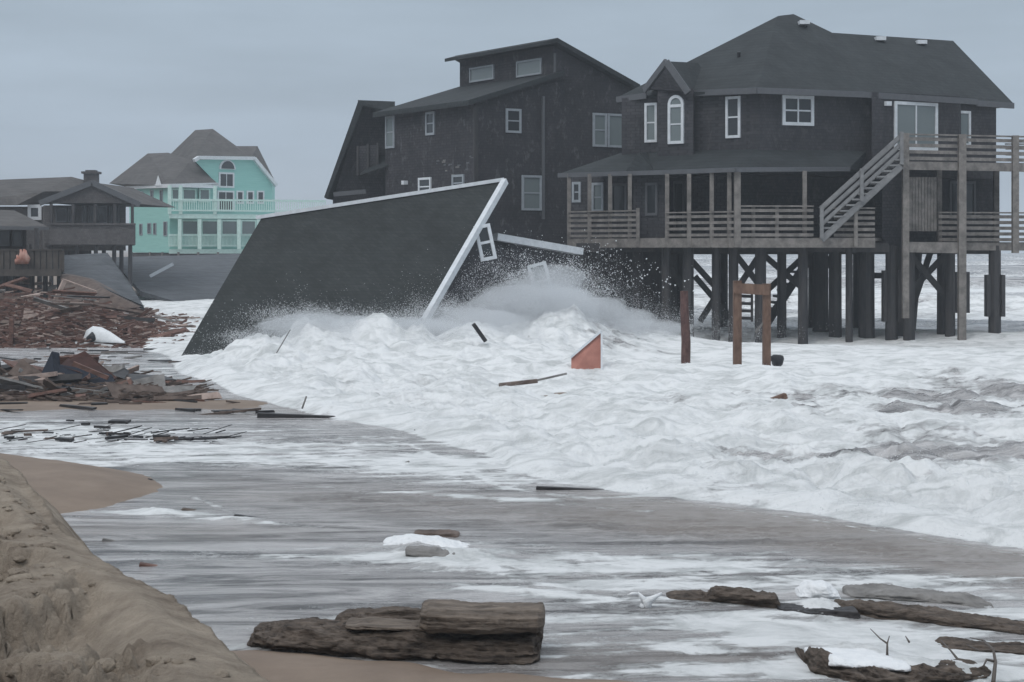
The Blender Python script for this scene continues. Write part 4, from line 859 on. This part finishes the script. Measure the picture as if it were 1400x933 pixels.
f = MB(); c = P(1063, 489, 45); f.tube([c + Vector((-.17 + .034 * k, .01 * k, -.07 + .02 * math.sin(k * .9))) for k in range(11)], [.03 + .13 * math.sin(k / 10 * math.pi) ** .6 for k in range(11)], 14)
f.build('float', 'black', None, 'rounded black lump bobbing right of the two joined posts', 'float', origin=c, smooth=True)

# ------------------------------------------------------------------ rugged logs and slabs in the foreground
def rugged(name, mat, label, cat, pts, depth, nz=.05, strata=.03, sq=3.0, seed=0, base=-.06, group=None, nseg=150, nring=56):
    """pts: (u, v_bottom_or_Y tuple, z0, z1) stations along the piece; an uneven, layered body"""
    st = []
    for u, Yv, z0, z1 in pts:
        st.append(((u - U0) / F * Yv, Yv, z0, z1))
    st = np.array(st); T = np.linspace(0, 1, len(st)); tt_ = np.linspace(0, 1, nseg)
    x = np.interp(tt_, T, st[:, 0]); y = np.interp(tt_, T, st[:, 1]); z0 = np.interp(tt_, T, st[:, 2]); z1 = np.interp(tt_, T, st[:, 3])
    th = np.linspace(0, 2 * np.pi, nring, endpoint=False)
    TT, TH = np.meshgrid(tt_, th, indexing='ij')
    endt = np.clip(1 - np.abs(2 * TT - 1) ** 26, .02, 1) ** .5
    c, s = np.cos(TH), np.sin(TH); k = (np.abs(c) ** sq + np.abs(s) ** sq) ** (-1 / sq)
    zc = (z0 + z1)[:, None] / 2; zh = (z1 - z0)[:, None] / 2
    X = x[:, None] + 0 * TH; Yy = y[:, None] + depth / 2 * (1 + c * k * endt); Z = zc + zh * s * k * endt
    n1 = fbm(X * 3 + seed, Yy * 3, Z * 9, oct=6, seed=seed, gain=.6); n2 = fbm(X * 1.2, Yy * 2, Z * 26, oct=4, seed=seed + 5, gain=.6)
    n3 = fbm(X * 9, Yy * 9, Z * 12, oct=4, seed=seed + 9, gain=.6, bill=True)
    r = nz * n1 * 2.2 + strata * n2 * 3.2 - nz * 1.3 * (n3 - .2)
    Yy = Yy + c * r * endt * 1.3; Z = Z + s * r * .8; X = X + nz * 1.2 * fbm(Yy * 6, Z * 14, oct=4, seed=seed + 3) 
    n = nring; f = MB(); f.v = list(zip(X.ravel().tolist(), Yy.ravel().tolist(), Z.ravel().tolist()))
    for i in range(nseg - 1):
        for j in range(n): f.f.append((i*n + j, i*n + (j+1) % n, (i+1)*n + (j+1) % n, (i+1)*n + j))
    f.f.append(tuple(range(n))[::-1]); f.f.append(tuple(range((nseg-1)*n, nseg*n)))
    return f.build(name, mat, None, label, cat, group, origin=(float(x.mean()), float(y.mean()) + depth / 2, 0), smooth=True)
rugged('driftwood_log', 'peat', 'long low layered driftwood log lying on the sand in the foreground, lower of the two', 'log',
       [(333, 14.0, -.04, .03), (350, 13.95, -.05, .10), (385, 13.8, -.05, .17), (440, 13.7, -.05, .20), (500, 13.6, -.05, .24), (560, 13.5, -.05, .24), (600, 13.5, -.04, .20), (640, 13.45, -.04, .18), (700, 13.4, -.03, .19), (728, 13.4, .0, .17), (740, 13.45, .02, .12)], .55, nz=.045, strata=.03, seed=3)
rugged('driftwood_log', 'peat_top', 'short flat-topped log resting on the right end of the long layered log', 'log',
       [(572, 13.45, .25, .41), (585, 13.4, .235, .43), (640, 13.4, .235, .42), (700, 13.4, .23, .41), (735, 13.4, .235, .415), (745, 13.45, .25, .41)], .5, nz=.018, strata=.016, sq=4, seed=13)
rugged('driftwood_chunk', 'peat', 'rounded end chunk wedged under the right end of the short flat-topped log', 'driftwood', [(712, 13.75, .0, .19), (730, 13.7, .0, .20), (742, 13.75, .04, .19)], .3, nz=.03, seed=19, nseg=60)
rugged('driftwood_chunk', 'peat', 'split piece of driftwood on the back of the long layered log', 'driftwood', [(455, 14.1, .1, .20), (500, 14.0, .1, .27), (545, 14.05, .1, .28), (600, 14.1, .12, .24)], .25, nz=.03, strata=.04, seed=23, nseg=80)
rugged('driftwood_slab', 'peat', 'dark driftwood slab with a raised left end beside the white foam mound at right', 'driftwood', [(905, 15.9, -.02, .01), (960, 15.75, -.02, .03), (985, 15.65, -.02, .15), (1030, 15.55, -.03, .12), (1070, 15.4, -.03, .07)], .35, nz=.025, seed=29)
rugged('driftwood_slab', 'black_wood', 'low black driftwood slab half covered in foam, left of the longest dark log', 'driftwood', [(1065, 15.3, -.02, .06), (1110, 15.1, -.03, .08), (1180, 15.0, -.03, .07)], .3, nz=.02, seed=37)
rugged('driftwood_log', 'peat', 'longest dark driftwood log running out of the right edge of the photo', 'log', [(1150, 15.3, -.02, .07), (1200, 15.0, -.03, .10), (1270, 14.8, -.03, .08), (1330, 14.6, -.03, .07), (1400, 14.4, -.03, .07), (1470, 14.2, -.03, .05)], .5, nz=.03, strata=.03, seed=41, nseg=200)
rugged('driftwood_slab', 'grey_wood', 'grey weathered driftwood slab lying behind the longest dark log', 'driftwood', [(1160, 15.9, -.02, .06), (1220, 15.8, -.02, .09), (1300, 15.6, -.02, .07), (1365, 15.4, -.02, .03)], .5, nz=.03, strata=.02, seed=47)
rugged('driftwood_stump', 'peat', 'jagged wet stump capped with white foam at the lower right corner', 'driftwood', [(1108, 13.1, -.05, .08), (1130, 12.95, -.05, .11), (1180, 12.8, -.05, .09), (1250, 12.7, -.05, .08), (1310, 12.7, -.05, .12), (1362, 12.8, -.05, .10)], .6, nz=.06, strata=.04, seed=53, sq=2.4)
rugged('foam_heap', 'foam', 'thick white cap of foam on the jagged stump at lower right', 'foam', [(1112, 13.15, .05, .10), (1140, 13.0, .06, .145), (1200, 12.95, .05, .13), (1250, 12.95, .03, .10)], .5, nz=.02, strata=.005, seed=59, sq=2.2)
rugged('foam_heap', 'foam', 'bright white foam mound piled against the dark slabs at right', 'foam', [(1092, 15.9, -.02, .05), (1110, 15.85, -.02, .15), (1132, 15.8, -.02, .16), (1152, 15.85, -.02, .05)], .4, nz=.025, strata=.005, seed=61, sq=2, nseg=70)
rugged('foam_heap', 'foam', 'sand-flecked foam heap alone in the wash behind the layered log', 'foam', [(522, 18.6, -.02, .05), (560, 18.5, -.02, .14), (600, 18.4, -.02, .11), (650, 18.2, -.02, .02)], .6, nz=.03, strata=.01, seed=67, sq=2)
rugged('driftwood_slab', 'grey_wood', 'small grey slab poking out of the foam heap in the wash', 'driftwood', [(553, 18.0, -.02, .09), (590, 17.9, -.02, .10), (625, 17.8, -.02, .03)], .3, nz=.02, seed=71, nseg=60)
rugged('driftwood_slab', 'brown_wood', 'thin brown slab lying behind the foam heap in the wash', 'driftwood', [(565, 19.4, -.02, .04), (600, 19.3, -.02, .07), (628, 19.2, -.02, .03)], .3, nz=.015, seed=73, nseg=60)
rugged('driftwood_slab', 'peat', 'thin broken slab tucked against the left end of the layered log', 'driftwood', [(345, 14.3, .0, .08), (380, 14.2, .02, .13), (430, 14.15, .02, .16), (465, 14.2, .02, .10)], .3, nz=.02, strata=.02, seed=83, nseg=70)
rugged('driftwood_slab', 'peat_top', 'thin flat shelf of driftwood lying on top of the layered log', 'driftwood', [(470, 13.75, .20, .235), (510, 13.65, .21, .26), (555, 13.6, .21, .255), (590, 13.65, .2, .235)], .3, nz=.012, strata=.012, sq=4, seed=89, nseg=90)
rugged('driftwood_slab', 'peat', 'ragged low ledge awash between the longest dark log and the stump', 'driftwood', [(1290, 13.9, -.02, .03), (1330, 13.8, -.02, .06), (1390, 13.7, -.02, .05), (1450, 13.6, -.02, .05)], .35, nz=.03, strata=.02, seed=97, nseg=90)
# twigs at lower right
def twig(segs, label):
    f = MB()
    for pts, r in segs: f.tube([P(*p) for p in pts], [r * (1 - .6 * i / (len(pts) - 1)) for i in range(len(pts))], 6)
    c = P(*segs[0][0][0]); f.build('twig', 'twig', None, label, 'twig', origin=c, smooth=True)
twig([([(1213, 897, 13.3), (1213, 880, 13.3), (1216, 870, 13.4)], .010), ([(1213, 880, 13.3), (1203, 873, 13.4), (1190, 860, 13.6)], .008)], 'forked bare twig standing in foam between two dark logs')
twig([([(1312, 905, 13.2), (1300, 890, 13.4), (1287, 876, 13.7)], .011)], 'straight bare twig leaning from the longest dark log')
twig([([(1358, 933, 12.5), (1361, 905, 12.7), (1358, 888, 12.8), (1345, 876, 13.0)], .017), ([(1361, 905, 12.7), (1349, 902, 12.7), (1344, 912, 12.6)], .012), ([(1358, 888, 12.8), (1340, 890, 12.9), (1322, 882, 13.1)], .008), ([(1345, 876, 13.0), (1326, 872, 13.2)], .007)], 'curved branching twig rising from the lower right stump')
twig([([(1243, 878, 13.6), (1238, 870, 13.7)], .009)], 'shortest bare twig, between the forked and the straight one')
# leap of white water beside the slab
f = MB()
for pts, r in (([(886, 834, 15.5), (884, 822, 15.5), (893, 818, 15.5), (905, 811, 15.5)], [.035, .05, .025, .01]), ([(884, 824, 15.5), (877, 816, 15.5), (872, 810, 15.5)], [.04, .02, .008]), ([(873, 812, 15.5), (864, 812, 15.5), (858, 814, 15.5)], [.012, .014, .006]), ([(880, 830, 15.5), (875, 827, 15.5)], [.03, .015]), ([(886, 833, 15.5), (889, 838, 15.4)], [.025, .01])):
    f.tube([P(*p) for p in pts], r, 8)
f.build('splash', 'foam', None, 'small white splash leaping up beside the dark driftwood slab', 'splash', origin=P(885, 836, 15.5), smooth=True)

# ------------------------------------------------------------------ heaps of broken boards, every board an object
def board_mesh(k):
    """a splintered board along x, one metre long, 1 x 1 in section units"""
    r = random.Random(k); f = MB(); n = 6; pr = []
    for i in range(n + 1):
        t = i / n - .5; w = .5 * (1 - .12 * r.random()); bow = .03 * math.sin(i / n * 3.1) * r.uniform(-1, 1); e_ = 0
        if i in (0, n): e_ = 1
        q = [(-w, -.5), (w, -.5), (w, .5), (-w, .5)]
        pr.append([(t + (r.uniform(-.06, .06) if e_ else 0), a + bow, b_ + (r.uniform(-.2, .2) if e_ else 0)) for a, b_ in q])
    vs_ = [p for q in pr for p in q]; fs = [(0, 1, 2, 3), tuple(range(4 * n, 4 * n + 4))[::-1]]
    for i in range(n):
        for j in range(4): fs.append((4*i + j, 4*(i+1) + j, 4*(i+1) + (j+1) % 4, 4*i + (j+1) % 4))
    return vs_, fs
BM = {}
def board(kind, mat, x, y, z, L, w, h, yaw, pitch, roll, label, group, name='plank'):
    key = (kind, mat)
    if key not in BM:
        me = bpy.data.meshes.new('plank'); vs_, fs = board_mesh(kind); me.from_pydata(vs_, [], fs); me.update()
        bm = bmesh.new(); bm.from_mesh(me); bmesh.ops.recalc_face_normals(bm, faces=bm.faces); bm.to_mesh(me); bm.free(); me.materials.append(M[mat]); BM[key] = me
    o = bpy.data.objects.new(name, BM[key]); col.objects.link(o); o.location = (x, y, z); o.scale = (L, w, h); o.rotation_euler = (roll, pitch, yaw)
    return props(o, label, 'plank', group)
NAME_ = {'red_wood': 'reddish brown', 'pink_wood': 'pale pinkish', 'brown_wood': 'dark brown', 'grey_wood': 'grey', 'black_wood': 'black'}
def heap(n, u_rng, v_rng, top, where, group, seed, mats, wts, Lr=(.5, 2.4), flat=False, clus=None):
    r = random.Random(seed)
    for i in range(n):
        v = r.uniform(*v_rng); u = r.uniform(*u_rng)
        if clus: cu, cv = clus[r.randrange(len(clus))]; u = cu + r.gauss(0, 26); v = cv + r.gauss(0, 2.6)
        g0 = G(u, v)
        hmax = top(u, v); z = max(0.02, hmax * r.random() ** .8)
        mt = r.choices(mats, wts)[0]; L = Lr[0] + (Lr[1] - Lr[0]) * r.random() ** 1.6 * (.7 if mt == 'pink_wood' else 1)
        wide = r.random() < (.22 if not flat else 0)
        board(r.randrange(4), mt, g0.x, g0.y, z + .04, L, (r.uniform(.25, .7) if wide else r.uniform(.06, .2)) * (.6 if flat else 1), (r.uniform(.03, .07) if wide else r.uniform(.04, .12)) * (.4 if flat else 1),
              r.gauss(0, .55), r.gauss(.02, .20) * (1 + (r.random() < .07) * 2.2) * (.12 if flat else 1), r.uniform(-.9, .9) * (.2 if flat else 1), f'{NAME_[mt]} broken board {where}', group)
def topA(u, v):
    return max(0, 1.45 * (1 - sst(np.array(u), 90, 235)) * float(sst(np.array(478 - v), 0, 14)) + .22 * float(sst(np.array(478 - v), 4, 20)))
heap(104, (-30, 250), (432, 476), topA, 'in the far heap below the houses', 'boards in the far wreckage heap', 5, ['red_wood', 'pink_wood', 'brown_wood', 'grey_wood', 'black_wood'], [4, 2.6, 3, 1.4, 1.2])
def topB(u, v): return (.34 if 45 < u < 175 else .5) * float(1 - sst(np.array(abs(u - 60)), 40, 190)) * float(sst(np.array(v), 508, 520)) * float(1 - sst(np.array(v), 543, 556)) + .03
heap(70, (-25, 275), (522, 551), topB, 'in the near heap on the wet sand', 'boards in the near wreckage heap', 9, ['red_wood', 'pink_wood', 'brown_wood', 'grey_wood', 'black_wood'], [3, 2.0, 3, 1, 2.5], (.4, 1.8))
def topC(u, v): return .02
heap(24, (0, 290), (556, 612), topC, 'strewn flat in the foamy wash', 'scraps strewn in the wash', 15, ['black_wood', 'brown_wood'], [4, 1], (.12, .8), True, [(40, 598), (75, 603), (170, 601), (205, 599), (245, 606), (130, 583), (20, 562), (270, 566)])
heap(12, (100, 300), (474, 500), topC, 'lying between the two heaps', 'scraps between the heaps', 17, ['black_wood', 'brown_wood', 'grey_wood'], [2, 2, 2], (.3, 1.3), True)
heap(34, (150, 262), (424, 482), topC, 'afloat between the far heap and the big roof', 'boards afloat by the big roof', 19, ['red_wood', 'pink_wood', 'brown_wood'], [3, 2, 3], (.4, 1.9), True)
heap(32, (0, 1), (0, 1), topC, 'in the dark trail leading to the long log', 'boards in the trail to the log', 23, ['black_wood', 'brown_wood', 'red_wood'], [4, 3, 1], (.3, 1.5), True, [(190, 528), (215, 540), (250, 548), (285, 556), (315, 566), (360, 569), (150, 556), (205, 517)])
heap(20, (-30, 250), (478, 514), topC, 'scattered between the two left heaps', 'boards between the left heaps', 29, ['brown_wood', 'red_wood', 'grey_wood', 'pink_wood', 'black_wood'], [3, 2, 2, 1, 3], (.2, 1.6), True)
# finer rubbish nobody could count, under the boards
def rubble(name, n, u_rng, v_rng, top, mat, label, seed, s=(.03, .14)):
    r = random.Random(seed); f = MB()
    for i in range(n):
        v = r.uniform(*v_rng); u = r.uniform(*u_rng); g0 = G(u, v); z = top(u, v) * r.random() * .8
        a = r.uniform(-.6, .6); L = r.uniform(.08, .5); w_ = r.uniform(*s); p = Vector((g0.x, g0.y, z + .02)); d = Vector((math.cos(a), math.sin(a), r.uniform(-.3, .3))) * L
        f.beam(p, p + d, w_, w_ * .6)
    return f.build(name, mat, None, label, 'rubble', kind='stuff')
rubble('splintered_wood', 2600, (-30, 250), (430, 477), topA, 'red_wood', 'fine reddish splintered wood filling the far heap below the houses', 31)
rubble('splintered_wood', 900, (-30, 262), (430, 476), topA, 'pink_wood', 'fine pale splinters scattered over the far heap below the houses', 32, (.02, .09))
rubble('splintered_wood', 900, (-25, 270), (522, 552), topB, 'brown_wood', 'fine dark splinters filling the near heap on the sand', 33, (.02, .08))
rubble('splintered_wood', 90, (-10, 300), (588, 608), lambda u, v: .01, 'black_wood', 'tiny dark scraps scattered through the foamy wash', 34, (.01, .035))
# the dark broken panels of the near heap
panel('navy_panel', [P(52, 520, 38.7), P(70, 482, 39.4), P(80, 484, 39.4), P(81, 500, 39.2), P(118, 507, 38.8), P(152, 514, 38.4), P(166, 546, 37.4), P(118, 549, 37.2), P(78, 534, 38.0)], (0, .08, .02), 'navy', 'large navy blue torn panel lying in the near heap', 'panel')
panel('maroon_panel', [P(82, 500, 39.2), P(93, 490, 39.8), P(116, 480, 40.0), P(160, 517, 39.0), P(150, 520, 38.5), P(110, 510, 38.7)], (0, .07, -.02), 'maroon', 'peaked maroon panel standing over the navy panel', 'panel')
panel('maroon_panel', [P(20, 508, 39.6), P(56, 505, 39.2), P(62, 512, 38.8), P(20, 516, 39.2)], (0, .07, -.02), 'maroon', 'flat maroon board left of the navy panel', 'panel')
panel('black_panel', [P(150, 512, 39.2), P(170, 503, 39.8), P(176, 508, 39.8), P(170, 518, 39.2)], (0, .07, 0), 'black_wood', 'little curled black panel right of the maroon peak', 'panel')
panel('black_panel', [P(172, 511, 39.8), P(225, 514, 39.8), P(240, 519, 39.2), P(180, 521, 39.2)], (0, .1, -.03), 'black_wood', 'long thin black panel trailing right of the near heap', 'panel')
panel('dark_panel', [P(215, 545, 37.2), P(286, 544, 37.2), P(288, 556, 36.6), P(232, 555, 36.6)], (0, .1, -.02), 'black_wood', 'dark squared panel at the right end of the near heap', 'panel')
for (u0, v0, u1, v1, Y, m_, lab) in ((100, 497, 148, 517, 38.0, 'red_wood', 'reddish beam crossing the peaked maroon panel'), (-5, 521, 78, 511, 37.6, 'pink_wood', 'long pinkish board lying left of the navy panel'), (12, 520, 48, 536, 37.0, 'pink_wood', 'pale board slanting at the left end of the near heap'),
        (95, 533, 150, 539, 36.8, 'grey_wood', 'grey strip along the foot of the navy panel'), (84, 537, 120, 549, 36.4, 'grey_wood', 'greenish grey board at the foot of the near heap'), (0, 543, 90, 546, 36.2, 'brown_wood', 'long brown beam along the front of the near heap')):
    p, q = P(u0, v0, Y), P(u1, v1, Y); f = MB(); f.beam(p, q, .10, .09); f.build('board', m_, None, lab, 'board', origin=p.lerp(q, .5))
# white overturned boat shell
b5 = thing('white_boat', 'small white overturned boat shell with a dark opening, lying in the far heap', 'boat', P(140, 474, 57))
f = MB(); ns = 18; prof_ = [(0, .0, .03), (.10, .42, .22), (.25, .58, .40), (.45, .55, .38), (.65, .40, .28), (.85, .20, .20), (1, .05, .10)]
ap = P(113, 470, 57); bp = P(171, 481, 55.5); vs_ = []
for i, (t, hgt, wd) in enumerate(prof_):
    c = ap.lerp(bp, t); c.z = .16
    for k in range(ns + 1):
        th = math.pi * k / ns; vs_.append((c.x, c.y - math.cos(th) * wd, c.z + math.sin(th) ** .8 * hgt * .85))
f.v = vs_
for i in range(len(prof_) - 1):
    for k in range(ns): a = i * (ns + 1) + k; f.f.append((a, a + 1, a + ns + 2, a + ns + 1))
for i in range(len(prof_) - 1): f.f.append((i*(ns+1), (i+1)*(ns+1), (i+1)*(ns+1)+ns, i*(ns+1)+ns))
f.build('hull', 'white_shell', b5, smooth=True)
f = MB(); f.tube([P(119, 463.5, 56.2), P(126, 461, 56.15), P(133, 464.5, 56.1)], [.06, .17, .05], 8); f.build('opening', 'black', b5, smooth=True)
f = MB(); f.beam(P(104, 469.5, 56.3), P(150, 473.5, 55.6), .1, .10); f.beam(P(150, 473.5, 55.6), P(172, 480, 55.2), .1, .10); f.build('gunwale', 'white_shell', b5)

# ------------------------------------------------------------------ spray
def tets(P_, rad):
    n = len(P_); base = np.array([[1, 1, 1], [1, -1, -1], [-1, 1, -1], [-1, -1, 1]]) * .6
    q = rng.normal(size=(n, 3, 3)); q, _ = np.linalg.qr(q)
    v = P_[:, None, :] + np.einsum('nij,kj->nki', q, base) * rad[:, None, None]
    f = (np.arange(n)[:, None, None] * 4 + np.array([[0, 1, 2], [0, 3, 1], [0, 2, 3], [1, 3, 2]])[None]).reshape(-1, 3)
    return v.reshape(-1, 3), f
def drops(name, Pn, rad, label):
    v, f = tets(Pn, rad); me = bpy.data.meshes.new(name)
    me.vertices.add(len(v)); me.vertices.foreach_set('co', v.astype(np.float32).ravel()); me.loops.add(f.size); me.loops.foreach_set('vertex_index', f.astype(np.int32).ravel())
    me.polygons.add(len(f)); me.polygons.foreach_set('loop_start', (np.arange(len(f)) * 3).astype(np.int32)); me.update(calc_edges=True)
    me.materials.append(M['spray']); o = bpy.data.objects.new(name, me); col.objects.link(o); return props(o, label, 'spray', kind='stuff')
PT = []; RD = []
# fringe thrown up along the crest and off the lumps
n = 260000; t = rng.uniform(0, 1, n); k_ = (CX.max() - CX.min()); x = CX.min() + .2 + t * (k_ - .4); yc = np.interp(x, CX, CY); y = yc + rng.normal(-.8, 1.5, n)
h, _ = sea_height(x, y); clump = sst(fbm(x * 1.6, y * 1.2, oct=4, seed=201), -.15, .35)
keep = rng.uniform(size=n) < clump * np.interp(x, CX, np.clip(CZ, 0, 1.2) / 1.2)
z = h + rng.exponential(.16, n) * (.3 + 1.4 * clump); PT.append(np.stack([x, y, z], 1)[keep]); RD.append((.003 + .008 * rng.uniform(size=n) ** 2)[keep])
# plume against the gable of the fallen house, and the drizzle of drops above it
for (u, v, Y, sx, sz, sy, nn, r0, r1) in ((735, 412, 51, 1.0, .46, .8, 70000, .006, .018), (600, 428, 49.6, .6, .20, .4, 16000, .005, .015), (700, 395, 51, .7, .45, .5, 12000, .006, .018), (690, 430, 50.5, .8, .35, .8, 22000, .007, .02), (800, 425, 52, .8, .40, .9, 22000, .007, .02), (860, 440, 52.5, .8, .30, .8, 14000, .006, .018), (802, 511, 40.9, .30, .04, .12, 2000, .005, .014), (937, 503, 44.4, .2, .06, .15, 1200, .005, .014), (1008, 507, 43.8, .2, .05, .15, 1200, .005, .014), (1048, 505, 43.8, .2, .05, .15, 1200, .005, .014),
        (760, 375, 51.5, .75, .35, .5, 3800, .009, .030), (700, 375, 51, .6, .4, .5, 1800, .008, .026), (820, 380, 52, .55, .4, .5, 900, .009, .032), (630, 425, 50, .5, .2, .4, 9000, .007, .02),
        (880, 385, 52.5, .7, .4, .6, 60, .02, .05), (420, 432, 47, .8, .16, .6, 15000, .006, .018), (340, 462, 46.5, .45, .14, .5, 9000, .006, .018), (520, 438, 47.5, .8, .12, .6, 9000, .006, .018), (900, 445, 54, 1.2, .25, 1, 9000, .006, .016), (1000, 455, 56, 1.2, .16, 1, 5000, .006, .014)):
    c = P(u, v, Y); p = rng.normal(size=(nn, 3)) * np.array([sx, sy, sz]) + np.array(c)
    cl = sst(fbm(p[:, 0] * 2.2, p[:, 1] * 1.4, p[:, 2] * 2.2, oct=4, seed=211), -.25, .3); kp = rng.uniform(size=nn) < (.25 + .75 * cl); p = p[kp]
    PT.append(p); RD.append((r0 + (r1 - r0) * rng.uniform(size=len(p)) ** 4) * (.8 if nn > 5000 else .95))
# flecks of froth jumping over the whole surf
n = 520000; y = rng.uniform(18, 50, n) ** 1.0; x = rng.uniform(-.32, .30, n) * y; dd_ = front_d(x, y); kp = (dd_ > -.08) & (dd_ < 7 + 0 * x); x = x[kp]; y = y[kp]; dd_ = dd_[kp]
h, _ = sea_height(x, y); cl = sst(fbm(x * 1.5, y * 1.1, oct=5, seed=221), -.2, .4); kp = rng.uniform(size=len(x)) < (.15 + .85 * cl) * np.exp(-np.clip(dd_, 0, 9) / 4)
PT.append(np.stack([x, y, h + .005 + rng.exponential(.045, len(x)) * (.3 + cl)], 1)[kp]); RD.append((.003 + .006 * rng.uniform(size=len(x)) ** 2)[kp])
PT = np.concatenate(PT); RD = np.concatenate(RD); kp = PT[:, 2] > 0; drops('sea_spray', PT[kp], RD[kp], 'white spray thrown up by the breaking wave against the fallen house')

# soft spray cloud: smooth closed puffs of fine mist
m = bpy.data.materials.new('fine_mist'); m.use_nodes = True; t = m.node_tree; t.nodes.clear(); o_ = t.nodes.new('ShaderNodeOutputMaterial'); pv = t.nodes.new('ShaderNodeVolumePrincipled')
pv.inputs['Color'].default_value = (.93, .95, .97, 1); pv.inputs['Density'].default_value = .85; pv.inputs['Anisotropy'].default_value = .2; t.links.new(pv.outputs[0], o_.inputs['Volume']); M['mist'] = m
def blob(u, v, Y, a, b_, c_, seed, name='spray_mist'):
    bm = bmesh.new(); bmesh.ops.create_icosphere(bm, subdivisions=4, radius=1); ce = P(u, v, Y); co = np.array([q.co[:] for q in bm.verts])
    dd = 1 + .55 * fbm(co[:, 0] * 1.6 + seed, co[:, 1] * 1.6, co[:, 2] * 1.6, oct=4, seed=seed)
    f = MB(); f.v = [(ce.x + p[0] * a * k, ce.y + p[1] * b_ * k, ce.z + p[2] * c_ * k) for p, k in zip(co, dd)]; f.f = [tuple(q.index for q in fc.verts) for fc in bm.faces]; bm.free()
    return f.build(name, 'mist', None, None, None, kind='stuff')
for i, (u, v, Y, a, b_, c_) in enumerate(((725, 425, 50.8, 2.0, 1.2, .85), (640, 445, 49.2, 1.6, 1.0, .5), (820, 435, 52.0, 1.7, 1.2, .6), (760, 395, 51.6, 1.0, .8, .7), (880, 448, 53.6, 1.3, 1.0, .28), (430, 445, 46.8, 1.7, .9, .32), (540, 445, 47.4, 1.8, .9, .25))):
    blob(u, v, Y, a, b_, c_, 300 + i)['label'] = ['soft cloud of spray at the gable of the fallen house', 'soft spray low along the white roof edge', 'soft spray drifting toward the stilt house', 'tall puff of spray over the half drowned window', 'thin spray in front of the first piles', 'thin spray over the wave below the big roof', 'thin spray low along the foot of the big roof'][i]

# ------------------------------------------------------------------ haze
m = bpy.data.materials.new('haze'); m.use_nodes = True; t = m.node_tree; t.nodes.clear(); o_ = t.nodes.new('ShaderNodeOutputMaterial'); pv = t.nodes.new('ShaderNodeVolumePrincipled')
pv.inputs['Color'].default_value = (.86, .93, 1, 1); pv.inputs['Density'].default_value = .0009; pv.inputs['Anisotropy'].default_value = .0; t.links.new(pv.outputs[0], o_.inputs['Volume']); M['haze'] = m
f = MB(); f.box(-11000, 11000, -50, 9100, -2, 14.5); f.build('haze', 'haze', None, 'thin sea haze over the whole shore', 'haze', kind='stuff')
